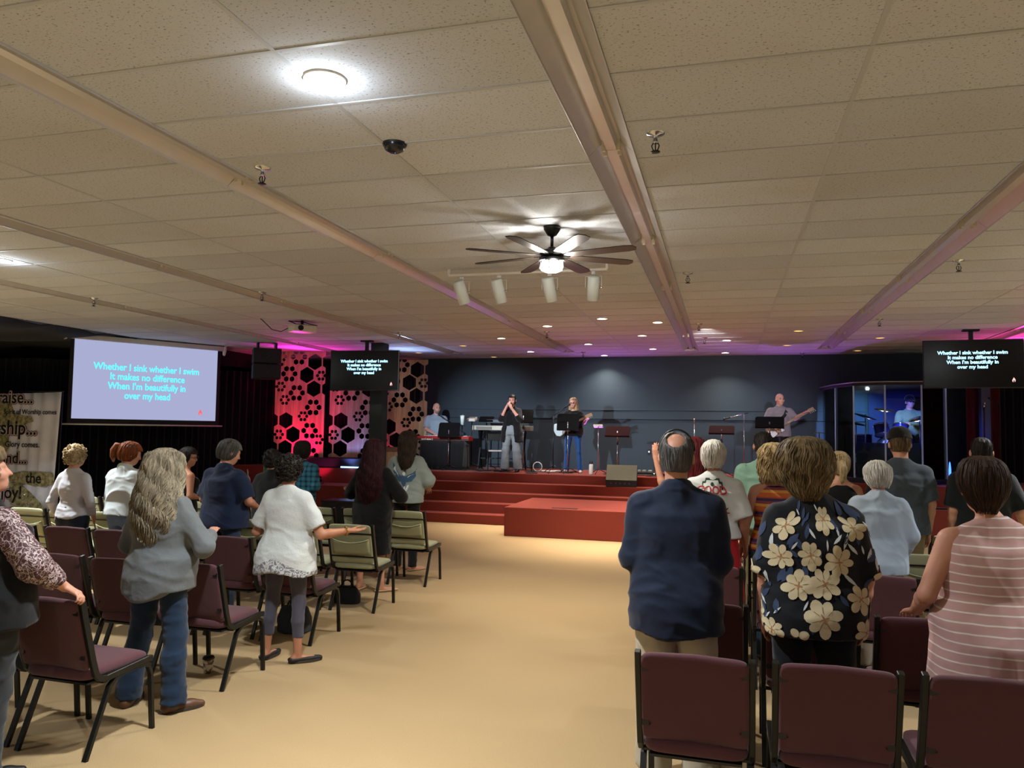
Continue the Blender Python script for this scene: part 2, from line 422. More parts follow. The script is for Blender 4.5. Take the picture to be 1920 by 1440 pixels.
def person(label, loc, rz=0, H=1.7, sex='f', sh=None, w=1., dp=1., hip=1., belly=0., skin='skin_fair', armL='down', armR='down', head=(0, 0, 0), hx=0.,
           top=None, bottom=None, hair=None, shoes=None, feet=((-.1, 0), (.1, 0)), toe=(8, -8), knees=None, ank=None, h=.011, hv=None, curl=.4, group=None,
           handL=None, handR=None, glasses=False, calf=.043, seatz=None, face=False, skinc=None):
    s = H/1.7; sh = sh or (.178 if sex == 'm' else .152)
    root = thing('person', label, 'person', loc, rz, group)
    sc = lambda p: tuple(c*s for c in p)
    def S(p): return np.array(p, float)*s
    sk = MATS[skin] if skin in MATS else skinmat(skin, skinc)
    AL = [np.array(q, float) for q in (ARMS[armL] if isinstance(armL, str) else armL)]; AR = [np.array(q, float) for q in (ARMS[armR] if isinstance(armR, str) else armR)]
    if isinstance(armL, str): AL = [q*np.array([-1, 1, 1]) for q in AL]
    dx = (sh-.165)
    if isinstance(armL, str): AL = [q-np.array([dx+max(0, w-1)*.08, 0, 0]) for q in AL]
    if isinstance(armR, str): AR = [q+np.array([dx+max(0, w-1)*.08, 0, 0]) for q in AR]
    SHL, SHR = np.array([-sh, -.005, 1.335]), np.array([sh, -.005, 1.335])
    hipx = .092*hip
    kn = knees or [(f[0]*.55-hipx*.45 if i == 0 else f[0]*.55+hipx*.45, f[1]*.5+.015, .48) for i, f in enumerate(feet)]
    an = ank or [(f[0], f[1]-.02, .085) for f in feet]
    hipz = .90
    # --- head frame
    Rh = rotm(R(head[0]), R(head[1]), R(head[2] if len(head) > 2 else 0))
    neck_top = np.array([hx, .0, 1.50]); th = (neck_top+Rh @ np.array([0, .012, .085]))
    T = (Rh, th*s)
    # --- body
    F = Field(hv or h)
    am = 1.0+.35*(w-1)
    for A_, SH, sd, hn in ((AL, SHL, -1, handL), (AR, SHR, 1, handR)):
        m = 1. if sex == 'm' else .9; m *= am
        F.chain([S(SH), S(A_[0])], [.052*m*s, .042*m*s], k=.03)
        F.chain([S(A_[0]), S(A_[0]*.7+A_[1]*.3), S(A_[1])], [.041*m*s, .040*m*s, .027*m*s], k=.015)
        d = A_[1]-A_[0]; d = d/np.linalg.norm(d); hn = hn or {}
        up = hn.get('up', (sd*.9, .2, .1) if abs(d[2]) > .6 else (0, 0, 1)); dd = hn.get('dir', tuple(d))
        side = hn.get('side', None)
        if side is None:
            lt = Vector(dd).cross(Vector(up)); side = 1 if (lt.y > 0 if abs(d[2]) > .6 else lt.x*sd < 0) else -1
        hand(F, S(A_[1]), dd, up, side, hn.get('curl', curl), s*(1.0 if sex == 'm' else .93), hn.get('spread', .18))
    F.rc(S((0, -.008, 1.40)), S(neck_top+Rh @ np.array([0, -.012, .02])), (.056 if sex == 'm' else .047)*s, (.056 if sex == 'm' else .046)*s, k=.02)
    for sd in (-1, 1): F.rc(S((0, -.025, 1.43)), S((sd*sh*.85, -.015, 1.350)), .036*s, .040*s, k=.04)
    F.prof([(.84*s, .12*hip*s, .075*dp*s), (.95*s, .145*hip*s, .095*dp*s), (1.08*s, .128*w*s, .092*dp*s), (1.25*s, .14*w*s, .098*dp*s), (1.33*s, (sh-.02)*s, .075*s), (1.38*s, .08*s, .055*s)], k=.04)
    e = lambda c, r, k=.02, m='u': F.ell(np.array(c)*s, np.array(r)*s, k, m, T)
    e((0, -.014, .022), (.076, .097, .094), .01); e((0, .025, -.035), (.060, .066, .082), .03); e((0, .052, -.085), (.030, .032, .026), .03)
    def hp(p): return (Rh @ np.array(p)+th)*s
    F.rc(hp((0, .088, .004)), hp((0, .106, -.032)), .008*s, .012*s, k=.012)
    F.rc(hp((-.032, .076, .020)), hp((.032, .076, .020)), .012*s, k=.015)
    for sd in (-1, 1):
        e((sd*.030, .094, .002), (.013, .012, .009), .012, 's'); e((sd*.082, -.008, -.012), (.012, .021, .032), .008); e((sd*.035, .065, -.03), (.022, .02, .02), .03)
    F.rc(hp((-.018, .086, -.061)), hp((.018, .086, -.061)), .0065*s, k=.006); F.rc(hp((-.014, .084, -.070)), hp((.014, .084, -.070)), .007*s, k=.006)
    for i, sd in enumerate((-1, 1)):
        hj = (sd*hipx, 0, hipz); m = hip
        F.chain([S(hj), S(kn[i])], [.072*m*s, .046*s], k=.03); F.chain([S(kn[i]), S(np.array(kn[i])*.65+np.array(an[i])*.35+np.array([0, -.015, 0])), S(an[i])], [.045*s, calf*s, .033*s], k=.03)
        ta = R(toe[i]); fd = np.array([-math.sin(ta), math.cos(ta), 0]); a = np.array(an[i])
        F.rc(S(a-fd*.03+np.array([0, 0, -.045])), S(a+fd*.12+np.array([0, 0, -.062])), .030*s, .022*s, k=.03)
        F.rc(S(a+fd*.12+np.array([0, 0, -.062])), S(a+fd*.175+np.array([0, 0, -.066])), .026*s, .017*s, k=.02)
    V, Q = fmesh(F, 1); b = MB(); b.add(V, Q, 0, True); body = b.build('body', sk, root)
    # eyes and mouth
    if face:
        for sd in (-1, 1):
            eb = MB(); eb.ball(hp((sd*.030, .0855, .002)), .0105*s, 6); eb.build('eye', paint('eye_dark', '2a2220', .2), root)
        mb = MB(); mb.tube([hp((-.019, .0925, -.065)), hp((0, .0965, -.065)), hp((.019, .0925, -.065))], [.002*s, .0045*s, .002*s], 6); mb.build('mouth', paint('lip', '8a4640', .4), root)
        for sd in (-1, 1):
            bb = MB(); bb.tube([hp((sd*.016, .093, .022)), hp((sd*.032, .092, .028)), hp((sd*.05, .080, .022))], [.003*s, .004*s, .002*s], 5)
            bb.build('eyebrow', paint('brow', '3a2a20', .8), root)
    if glasses:
        gb = MB()
        for sd in (-1, 1):
            gb.tube([hp((sd*.032+.022*math.cos(q*PI/6), .104, .0+.018*math.sin(q*PI/6))) for q in range(13)], .0022*s, 5)
            gb.tube([hp((sd*.054, .104, .005)), hp((sd*.080, .06, .005)), hp((sd*.083, -.01, .0))], .0022*s, 5)
        gb.tube([hp((-.01, .106, .003)), hp((.01, .106, .003))], .002*s, 5)
        gb.build('glasses', paint('glasses_frame', '17130f', .3), root)
    info = dict(root=root, s=s, T=T, hp=hp, S=S, AL=AL, AR=AR, SHL=SHL, SHR=SHR, kn=kn, an=an, body=body, sh=sh, hipx=hipx)
    if bottom: garment_bottom(info, bottom, h, w, dp, hip, toe)
    if top: garment_top(info, top, h, w, dp, hip, belly, sex)
    if shoes: make_shoes(info, shoes, toe)
    if hair: make_hair(info, hair, h)
    return info
def garment_top(I, t, h, w, dp, hip, belly, sex):
    """t: mat, hem (z), sleeve (0..1 upper arm only <.5, 1 = wrist), ease, flare, neck, strap"""
    s, S = I['s'], I['S']; F = Field(t.get('h', h*.9)); sh = I['sh']; ez = t.get('ease', .02); hem = t['hem']; fl = t.get('flare', 0); am = 1+.35*(w-1)
    def row(z, rx, ry, cy=0): return (z*s, rx*s, ry*s, 0, cy*s)
    base = [(1.395, sh*.42, .052, -.012), (1.355, sh*.78, .068, -.01), (1.30, (sh-.004)*(1+.25*(w-1)), .092*dp, -.002), (1.22, .152*w, .107*dp, .004), (1.08, .138*w, .100*dp, .01), (.97, .17*hip*(.5+.5*w), .122*dp, 0), (.88, .182*hip, .136*dp, -.012), (.70, .18*hip, .130*dp, -.008), (.40, .16*hip, .115*dp, 0)]
    if t.get('straight'):  # cloth hangs from the shoulder blades instead of following the waist
        base = [(z, rx if z > 1.25 else max(rx, .155*w), ry if z > 1.25 else max(ry, .107*dp), cy) for z, rx, ry, cy in base]
    pr = []
    for z, rx, ry, cy in base:
        f = max(0, 1.2-z)/.3*fl; e = ez if z < 1.35 else min(ez, .014); pr.append(row(z, rx+e+f, ry+e+f*.8, cy))
    zs = [q[0] for q in pr]; hs = hem*s
    def lerp(z):
        pz = sorted(pr); return tuple(np.interp(z, [q[0] for q in pz], [q[i] for q in pz]) for i in range(5))
    hc = t.get('hemcurve', 0)
    low = (hem-abs(hc)-.02)*s
    pr = [q for q in pr if q[0] > low+.005]+[(low,)+lerp(low)[1:]]
    F.prof(pr, k=.02, p=2.35)
    if not t.get('notrap'):
        for sd in (-1, 1): F.rc(S((sd*.045, -.022, 1.412)), S((sd*(sh*.85), -.012, 1.345)), (.036+ez*.4)*s, (.044+ez*.4)*s, k=.04)
    if not t.get('notrap'): F.rc(S((0, -.02, 1.36)), S((0, -.02, 1.418)), (.070+ez*.5)*s, (.058+ez*.4)*s, k=.03)
    if sex == 'f' and not t.get('flat'):
        for sd in (-1, 1): F.ell(S((sd*.065*w, .085*dp, 1.25)), np.array((.068, .062, .068))*s*(1+.4*(w-1)), .05)
    if belly: F.ell(S((0, .06, 1.06)), np.array((.145*w, .10+belly*.12, .16))*s, .06)
    sl = t.get('sleeve', .6); m = (1. if sex == 'm' else .9)*am; se = t.get('sease', ez*.9)
    if sl > 0:
        for A_, SH in ((I['AL'], I['SHL']), (I['AR'], I['SHR'])):
            r0, r1, r2 = (.052*m+se)*s, (.044*m+se+t.get('puff', 0))*s, (.030*m+se*.7+t.get('puff', 0)*.5)*s
            if sl <= .5:
                f = sl/.5; F.rc(S(SH), S(SH+(A_[0]-SH)*f), r0, r0+(r1-r0)*f+t.get('sflare', .008)*s, k=.035, cut='b')
            else:
                F.rc(S(SH), S(A_[0]), r0, r1, k=.035); f = (sl-.5)/.5
                F.rc(S(A_[0]), S(A_[0]+(A_[1]-A_[0])*f), r1, r1+(r2-r1)*f, k=.02, cut='b')
            if t.get('cuff'):
                e = A_[0]+(A_[1]-A_[0])*((sl-.5)/.5); d = (A_[1]-A_[0]); d = d/np.linalg.norm(d); F.rc(S(e-d*.04), S(e), r2*1.12, r2*1.12, k=.004, cut='ab')
    nk = t.get('neck', .062); nzz = t.get('neckz', 1.43)
    if not t.get('collar'): F.ell(S((0, t.get('necky', .015), nzz+.05)), np.array((nk, .068, .055))*s, .006, 's')
    if t.get('collar'):
        F.rc(S((0, -.022, 1.40)), S((0, -.005, 1.462)), (.080 if sex == 'm' else .068)*s, (.070 if sex == 'm' else .060)*s, k=.008, cut='ab')
        F.ell(S((0, .005, 1.495)), np.array((.056, .060, .05))*s, .004, 's')
    if t.get('open'): F.clip(lambda X, Y, Z: np.minimum(Y-.015*s, (t['open']*s+np.clip(1.38*s-Z, 0, 1)*.13)-np.abs(X)))
    F.clip(lambda X, Y, Z: (hem*s+hc*s*np.clip((np.abs(X)/(.17*s))**2, 0, 1)+t.get('backdip', 0)*s*np.clip(-Y/(.1*s), -1, 1))-Z)
    V, Q = fmesh(F, 2, t.get('wr', .011)*s, t.get('seed', 1), t.get('ws', (3.2, 3.2, 7.5)))
    b = MB(); b.add(V, Q, 0, True)
    mats = [t['mat']]
    if t.get('decal'):
        bv = BVHTree.FromPolygons([tuple(v) for v in V], [tuple(q) for q in Q]); t['decal'](b, bv, I, mats)
    o = b.build(t.get('name', 'shirt'), mats, I['root']); I['top'] = o
    if t.get('collar2'):
        c = MB(); pts = [S((.068*math.sin(a), -.012-.055*math.cos(a), 1.452-.012*math.cos(a))) for a in np.linspace(-2.3, 2.3, 15)]
        c.tube(pts, 1, sec=[(-.004, -.022), (.005, -.022), (.007, .018), (-.002, .018)], up=(0, 0, 1)); c.build('collar', t['mat'], I['root'])
def garment_bottom(I, t, h, w, dp, hip, toe):
    """t: mat, kind pants/skirt, ease, hem, flare"""
    s, S = I['s'], I['S']; F = Field(t.get('h', h)); ez = t.get('ease', .014)
    if t.get('kind') == 'skirt':
        hem = t['hem']; fl = t.get('flare', .06)
        F.prof([(1.03*s, (.135*w+ez)*s, (.098*dp+ez)*s), (.92*s, (.165*hip+ez)*s, (.118*dp+ez)*s), (hem*s, (.165*hip+ez+fl)*s, (.12*dp+ez+fl*.8)*s)], k=.02, p=2.2)
        V, Q = fmesh(F, 2, t.get('wr', .02)*s, 3, (9, 9, 1.5))
    else:
        F.prof([(1.04*s, (.130*w+ez)*s, (.096*dp+ez)*s), (.96*s, (.152*hip*(.6+.4*w)+ez)*s, (.105*dp+ez)*s), (.88*s, (.160*hip+ez)*s, (.110*dp+ez)*s), (.82*s, (.145*hip+ez)*s, (.095*dp+ez)*s)], k=.04, p=2.3)
        for i, sd in enumerate((-1, 1)):
            F.ell(S((sd*.075*hip, -.048*dp, .90)), np.array((.080, .072, .085))*s, .04)
            kn, an = np.array(I['kn'][i]), np.array(I['an'][i]); hm = t.get('hem', .04)
            rk = t.get('knee', .060)*s; ra = t.get('ankle', .065)*s
            F.rc(S((sd*I['hipx'], 0, .88)), S(kn), (.084*hip+ez*.6)*s, rk, k=.03)
            dz = (kn[2]-hm)/max(.01, (kn[2]-an[2])); e = kn+(an-kn)*min(dz, 1.08)
            mc = kn*.65+an*.35+np.array([0, -.015, 0]); F.rc(S(kn), S(mc), rk, max((rk+ra)*.5, (t.get('calf', .052))*s), k=.02); F.rc(S(mc), S(e), max((rk+ra)*.5, (t.get('calf', .052))*s), ra, k=.02, cut='b')
        V, Q = fmesh(F, 2, t.get('wr', .007)*s, t.get('seed', 2), t.get('ws', (5, 5, 12)))
    b = MB(); b.add(V, Q, 0, True); b.build(t.get('name', 'trousers'), t['mat'], I['root'])
def make_shoes(I, t, toe):
    s, S = I['s'], I['S']
    for i in range(2):
        a = np.array(I['an'][i]); ta = R(toe[i]); fd = np.array([-math.sin(ta), math.cos(ta), 0]); F = Field(.008); z = a[2]-.085
        F.rc(S(a-fd*.04+[0, 0, -.048]), S(a+fd*.12+[0, 0, -.058]), .040*s, .032*s, k=.02); F.rc(S(a+fd*.11+[0, 0, -.058]), S(a+fd*.185+[0, 0, -.066]), .037*s, .024*s, k=.02)
        if t.get('high'): F.rc(S(a+[0, -.012, -.03]), S(a+[0, -.012, t['high']]), .042*s, .046*s, k=.02, cut='b')
        F.clip(lambda X, Y, Z, z=z: (z*s+.002)-Z)
        if t.get('low'): F.clip(lambda X, Y, Z, z=z: Z-(z+t['low'])*s)
        V, Q = fmesh(F, 1); b = MB(); b.add(V, Q, 0, True); sh_ = b.build(t.get('name', 'shoe'), t['mat'], I['root'])
        if t.get('sole'):
            q = MB(); pts = []
            for u in np.linspace(0, 2*PI, 24, endpoint=False):
                l = math.cos(u)*.135; wd = math.sin(u)*(.043+.006*math.cos(u)); pts.append(a+fd*(l+.065)+np.array([fd[1], -fd[0], 0])*wd)
            n = len(pts); q.add([S(p*[1, 1, 0]+[0, 0, z+.002]) for p in pts]+[S(p*[1, 1, 0]+[0, 0, z+.022]) for p in pts], [tuple(reversed(range(n))), tuple(range(n, 2*n))]+[(j, (j+1) % n, (j+1) % n+n, j+n) for j in range(n)])
            q.build('sole', t['sole'], sh_)
HAIR = {  # rows (z, rx, ry, cx, cy) in the head frame; top row first
    'short': [(.128, .02, .03, 0, -.012), (.118, .05, .062, 0, -.014), (.095, .071, .092, 0, -.015), (.06, .084, .106, 0, -.015), (.02, .086, .110, 0, -.018), (-.03, .081, .104, 0, -.022), (-.07, .068, .080, 0, -.034), (-.095, .055, .055, 0, -.045)],
    'crop': [(.125, .02, .03, 0, -.012), (.115, .048, .06, 0, -.014), (.092, .069, .089, 0, -.015), (.06, .080, .101, 0, -.015), (.02, .0795, .104, 0, -.017), (-.01, .076, .102, 0, -.019), (-.04, .070, .096, 0, -.022), (-.075, .056, .072, 0, -.036)],
    'full': [(.150, .03, .04, 0, -.012), (.140, .068, .075, 0, -.014), (.11, .094, .112, 0, -.018), (.06, .108, .128, 0, -.022), (.0, .110, .132, 0, -.026), (-.05, .102, .122, 0, -.03), (-.09, .082, .095, 0, -.036), (-.115, .06, .068, 0, -.042)],
    'bob': [(.150, .03, .04, 0, -.012), (.138, .072, .08, 0, -.014), (.105, .100, .118, 0, -.018), (.05, .116, .134, 0, -.022), (-.02, .120, .136, 0, -.026), (-.09, .118, .128, 0, -.030), (-.15, .108, .105, 0, -.04), (-.175, .09, .08, 0, -.045)],
}
def make_hair(I, t, h):
    """t: kind/rows, mat, length rows, strands n, curl, cut (hairline y), tail"""
    s = I['s']; T = I['T']; Rm, t0 = T; rows = t.get('rows') or HAIR[t['kind']]; g = t.get('scale', 1.)
    rows = [tuple(np.array(r)*np.array([1, g, g, 1, 1]) if r[0] < .09 else r) for r in rows]
    hl = t.get('line', .045); fr = t.get('front', .03)   # hairline height, ear line
    def cutf(u, v, w_):
        # remove what is in front of the face: below the hairline and forward of the ears
        return np.minimum((v-fr*s), (hl*s-w_)*1.0)*1.0
    F = Field(t.get('h', min(h, .009)))
    bs = t.get('base', 1.)
    sr = [tuple(c*s*(bs if i in (1, 2) else 1) for i, c in enumerate(r)) for r in rows]
    F.prof(sr, k=.01, p=2.1, T=T, cutf=lambda u, v, w_: np.minimum(v-fr*s, hl*s-w_))
    for q in t.get('extra', []): F.ell(np.array(q[0])*s, np.array(q[1])*s, q[2] if len(q) > 2 else .02, 'u', T)
    if t.get('bald'): F.ell(np.array(t['bald'][0])*s, np.array(t['bald'][1])*s, .01, 's', T)
    V, Q = F.mesh(); V = relax(V, Q, 2); Nn = vnormals(V, Q); L = (V-t0) @ Rm
    curl = t.get('curl', 0)
    if curl: n = vnoise(L*t.get('cs', 38)/s)+.5*vnoise(L*80/s+3); V = V+Nn*(n*.010*curl*s)[:, None]
    else:
        th = np.arctan2(L[:, 0], -L[:, 1]); n = vnoise(np.stack([th*9, L[:, 2]*7/s, th*0], 1)+7)+.6*vnoise(np.stack([th*24, L[:, 2]*9/s, th*0], 1)); V = V+Nn*(n*t.get('rough', .004)*s)[:, None]
    b = MB(); b.add(V, Q, 0, True)
    rg = np.random.RandomState(t.get('seed', 3)); A = np.array(sorted(rows), float)
    zt, zb = A[-1, 0], A[0, 0]; nst = int(t.get('n', 90)*1.5); wav = t.get('wave', .0); a0 = t.get('ang', 125)
    for i in range(nst):
        th = R(rg.uniform(-a0, a0)); z1 = zt-.02-rg.rand()*t.get('start', .05); z0 = zb+rg.rand()*(t.get('ragged', .12) if zb < -.2 else .03)*1.
        if t.get('shag'): z1 = rg.uniform(zb+.05, zt-.01); z0 = max(zb-.012, z1-t['shag']*(.6+.6*rg.rand()))
        if abs(th) > R(100): z0 = max(z0, t.get('sidez', zb))
        if t.get('bald'):
            rx, ry, cx, cy = [np.interp(z1, A[:, 0], A[:, q]) for q in (1, 2, 3, 4)]; pp = np.array([cx+rx*math.sin(th), cy-ry*math.cos(th), z1])
            if np.linalg.norm((pp-np.array(t['bald'][0]))/np.array(t['bald'][1])) < 1.1: continue
        k = max(5, int((z1-z0)/.03)); ph = 5*th+rg.rand()*2.4+t.get('seed', 3); am_ = wav*(.5+rg.rand()); pts = []; dr = rg.uniform(-.14, .14); out = rg.uniform(-.002, t.get('fly', .004))
        for j in range(k+1):
            z = z1+(z0-z1)*j/k; rx, ry, cx, cy = [np.interp(z, A[:, 0], A[:, q]) for q in (1, 2, 3, 4)]
            u = j/k; tt = th+dr*u*.3+am_*min(1, .25+u*1.6)*math.sin(ph+z*t.get('wf', 45))*2.2
            o = out+am_*.18*math.cos(ph+z*t.get('wf', 45)*1.1)
            pts.append((Rm @ np.array([cx+(rx+o)*math.sin(tt), cy-(ry+o)*math.cos(tt), z])+0)*s+t0)
        r0 = t.get('thick', .006)*.68*s*(.6+.8*rg.rand()); b.tube(pts, [max(.0008, r0*(.55+.45*math.sin(PI*min(1, .15+j/k)))*(1 if j < k else .2)) for j in range(k+1)], 5, caps=False)
    for q in t.get('tubes', []):   # ponytails, buns: (points, radii)
        b.tube([(Rm @ np.array(p))*s+t0 for p in q[0]], [r*s for r in q[1]], 10)
    if t.get('ringlets'):
        for i in range(t['ringlets']):
            th = R(rg.uniform(-a0, a0)); z = rg.uniform(zb+.01, zt-.015); rx, ry, cx, cy = [np.interp(z, A[:, 0], A[:, q]) for q in (1, 2, 3, 4)]
            c = np.array([cx+rx*math.sin(th), cy-ry*math.cos(th), z]); rr = rg.uniform(.007, .014)*t.get('rl', 1); ax = rg.randn(3); ax /= np.linalg.norm(ax); e1 = np.cross(ax, [0, 0, 1.01]); e1 /= np.linalg.norm(e1)+1e-6; e2 = np.cross(ax, e1)
            pts = [(Rm @ (c+(e1*math.cos(a)+e2*math.sin(a))*rr+ax*a*.0025))*s+t0 for a in np.linspace(0, 5.2, 9)]
            b.tube(pts, [.0045*s*t.get('rl', 1)*(1-.5*abs(j-4)/4) for j in range(9)], 5, caps=False)
    I['hair'] = b.build(t.get('name', 'hair'), t['mat'], I['root'])
    if t.get('hat'):
        hm = t['hat']; q = MB(); q.lathe([(.001, .125), (.04, .12), (.07, .10), (.088, .07), (.094, .035), (.096, .02)], (0, 0, 0), 24)
        vs = [(Rm @ (np.array(v)*[1, 1.18, 1.06]+np.array([0, -.014, .018]))+0)*s+t0 for v in q.v]; q.v = [tuple(v) for v in vs]
        q2 = MB(); sgn = t.get('brim', 1)
        ring = []
        for j in range(13):
            a = R(-70+140*j/12); ring.append((.082*math.sin(a), sgn*(.09*math.cos(a)), .03)); 
        ring2 = [(x*1.02, y+sgn*.07*math.cos(math.asin(max(-1, min(1, x/.083)))), z-.018) for x, y, z in ring]
        vs = [tuple((Rm @ np.array(v))*s+t0) for v in ring+ring2]+[tuple((Rm @ (np.array(v)+[0, 0, .004]))*s+t0) for v in ring+ring2]
        n = 13; fs = [(j, j+1, j+1+n, j+n) for j in range(12)]+[(j+2*n, j+3*n, j+1+3*n, j+1+2*n) for j in range(12)]+[(j+n, j+1+n, j+1+3*n, j+3*n) for j in range(12)]
        q.add(vs, fs, 0, True); q.build('cap', hm, I['root'])
def cyl_decal(b, bv, poly, th0, z0, r, mi, off=.003, cy=0, rings=3):
    """project a 2D outline (u right seen from behind, v up) on a garment from behind / around it"""
    c = (sum(p[0] for p in poly)/len(poly), sum(p[1] for p in poly)/len(poly)); vs = []; n = len(poly)
    def pr(u, v):
        th = th0+u/r; o = Vector((math.sin(th)*1.2, cy-math.cos(th)*1.2, z0+v)); d = Vector((-math.sin(th), math.cos(th), 0))
        hit = bv.ray_cast(o, d, 2.)
        return (hit[0]+(hit[1] if hit[1].dot(d) < 0 else -hit[1])*off) if hit[0] is not None else None
    pc = pr(*c)
    if pc is None: return
    vs.append(pc)
    for k in range(1, rings+1):
        for p in poly:
            q = pr(c[0]+(p[0]-c[0])*k/rings, c[1]+(p[1]-c[1])*k/rings)
            if q is None: return
            vs.append(q)
    if max((vs[1+(rings-1)*n+i]-pc).length for i in range(n)) > 3.2*max(math.hypot(p[0]-c[0], p[1]-c[1]) for p in poly)+.02: return
    fs = [(0, 1+i, 1+(i+1) % n) for i in range(n)]
    for k in range(rings-1):
        for i in range(n): fs.append((1+k*n+i, 1+(k+1)*n+i, 1+(k+1)*n+(i+1) % n, 1+k*n+(i+1) % n))
    b.add(vs, fs, mi, True)
def text_decal(b, bv, body, size, th0, z0, r, mi, off=.004, cy=0, offset=0):
    vs, fs = textmesh(body, size, offset=offset); out = []
    for (u, v, _) in vs:
        th = th0+u/r; o = Vector((math.sin(th)*1.2, cy-math.cos(th)*1.2, z0+v)); d = Vector((-math.sin(th), math.cos(th), 0)); hit = bv.ray_cast(o, d, 2.)
        out.append(hit[0]-d*off if hit[0] is not None else o+d)
    b.add(out, fs, mi)

# ------------------------------------------------------------------ the room
def ceiling_mat():
    q = N('ceiling_tile'); q.set(.9, 0, .1)
    co = q.co(); sp = q.n('ShaderNodeSeparateXYZ'); q.l(co, sp.inputs[0])
    cx = q.math('FLOOR', q.math('DIVIDE', q.math('ADD', sp.outputs[0], .69), 1.335)); cy = q.math('FLOOR', q.math('DIVIDE', q.math('SUBTRACT', sp.outputs[1], 3.07), .607))
    cb = q.n('ShaderNodeCombineXYZ'); q.l(cx, cb.inputs[0]); q.l(cy, cb.inputs[1]); wn = q.n('ShaderNodeTexWhiteNoise', noise_dimensions='3D'); q.l(cb.outputs[0], wn.inputs['Vector'])
    fis = q.noise(1, 3, q.co((60, 95, 60)), rough=.6); fine = q.noise(160, 2)
    spot = q.ramp(fis, [(.60, (0, 0, 0, 1)), (.65, (1, 1, 1, 1))]); stain = q.ramp(q.noise(.9, 3), [(.45, (0, 0, 0, 1)), (.75, (1, 1, 1, 1))])
    c = q.mix(wn.outputs[0], srgb('c0c6d0'), srgb('d0d6e0')); c = q.mix(q.math('MULTIPLY', stain, .35), c, srgb('b8b2a2'))
    c = q.mix(q.math('MULTIPLY', spot, .85), c, srgb('6f6a62')); c = q.mix(q.math('MULTIPLY', fine, .25), c, srgb('9a988f'))
    q.base(c); q.bump(q.math('SUBTRACT', q.math('MULTIPLY', fine, .35), spot), .35, .006); return q.m
M_CEIL = ceiling_mat()
M_TEE = paint('ceiling_tee', 'b4b8bc', .6)
def carpet(name, col, col2, sc=260):
    q = N(name); q.set(.97, 0, .05); f = q.noise(sc, 2, rough=.7); g = q.noise(1.3, 3)
    c = q.mix(f, srgb(col2), srgb(col)); c = q.mix(q.math('MULTIPLY', g, .3), c, srgb(col2)); q.base(c); q.bump(f, .6, .006)
    q.b.inputs['Sheen Weight'].default_value = .1; return q.m
M_FLOOR = carpet('tan_carpet', 'baa078', '907852', 190)
M_RED = carpet('red_carpet', '96473a', '6b2a22', 230)
M_WALL = paint('wall_navy', '2a3a46', .75, bump=.15, var=.1, scale=3)
M_BLACKWALL = paint('wall_black', '15181c', .9)
M_DRAPE = cloth('black_drape', '0d0f16', .95)
M_REDDRAPE = cloth('red_drape', '4a0d12', .85)
M_BLACK = paint('black_metal', '0c0c0d', .38, .2)
M_BLACKP = paint('black_plastic', '101113', .5)
M_CHROME = paint('chrome', 'c9cdd2', .18, 1.)
M_WHITE = paint('white_metal', 'd8d6cf', .45)

MB().box((-18, -6, -.1), (9, YW+.4, 0)).build('floor', M_FLOOR)['kind'] = 'structure'
FX = [-8.70, -6.03, -3.36, -.69, 1.98, 4.65, 7.32]
cb = MB(); xs = [-11.5]
for x in FX: xs += [x-.15, x+.15]
xs.append(9.)
for i in range(0, len(xs)-1, 2): cb.box((xs[i], -6, ZC), (xs[i+1], YW+.3, ZC+.05))
for x in FX: cb.box((x-.15, 16.94, ZC), (x+.15, YW+.3, ZC+.05))
for x in FX: cb.box((x-.16, -6, ZC+.12), (x+.16, YW+.3, ZC+.15))
cb.build('ceiling', M_CEIL)['kind'] = 'structure'
tb = MB()
for x in [f+1.335 for f in FX[:-1]]+[-10.2]: tb.box((x-.012, 0, ZC-.004), (x+.012, YW, ZC))
rg = random.Random(3)
for k in range(-5, 25):
    y = 3.07+.607*k
    if not (0 < y < YW): continue
    for i in range(0, len(xs)-1, 2):
        tb.box((xs[i], y-.011, ZC-.004-rg.random()*.002), (xs[i+1], y+.011, ZC))
tb.build('trim_ceiling_grid', M_TEE)['kind'] = 'structure'
# black cloth ceiling over the side of the room
cbm = MB(); rows = []
for i in range(41):
    y = 2+16.5*i/40
    rows.append([(-18+6.5*j/10, y, 3.58-.10*math.sin(PI*(j % 5)/5)-.05*math.sin(i*1.9)) for j in range(11)])
cbm.add([p for r in rows for p in r], [(i*11+j, i*11+j+1, (i+1)*11+j+1, (i+1)*11+j) for i in range(40) for j in range(10)], 0, True)
o = cbm.build('ceiling_side', cloth('dark_cloth', '1a2430', .9)); o['kind'] = 'structure'
so = o.modifiers.new('thick', 'SOLIDIFY'); so.thickness = .02; so.offset = 1
# walls
wb = MB(); wb.box((-7.4, YW, 0), (9, YW+.3, 2.12)); wb.box((-7.4, YW-.03, 2.135), (9, YW+.3, ZC)); wb.box((-7.4, YW+.02, 2.10), (9, YW+.3, 2.15))
wb.build('wall_back', M_WALL)['kind'] = 'structure'
tr = MB(); tr.box((-7.4, YW-.045, 2.34), (9, YW-.03, 2.36)); tr.build('trim_wall_rail', M_WALL, bevel=.004)['kind'] = 'structure'
MB().box((-18.3, -6, 0), (-18, YW+.4, ZC)).build('wall_left', M_BLACKWALL)['kind'] = 'structure'
MB().box((8.5, -6, 0), (8.8, YW+.4, ZC)).build('wall_right', paint('wall_side', '9aa4b0', .8))['kind'] = 'structure'
MB().box((-18, -6.3, 0), (9, -6, ZC)).build('wall_front', paint('wall_rear', 'c4ccd8', .8))['kind'] = 'structure'
MB().box((-18, YW+.1, 0), (-7.4, YW+.4, ZC)).build('wall_stage_left', M_BLACKWALL)['kind'] = 'structure'

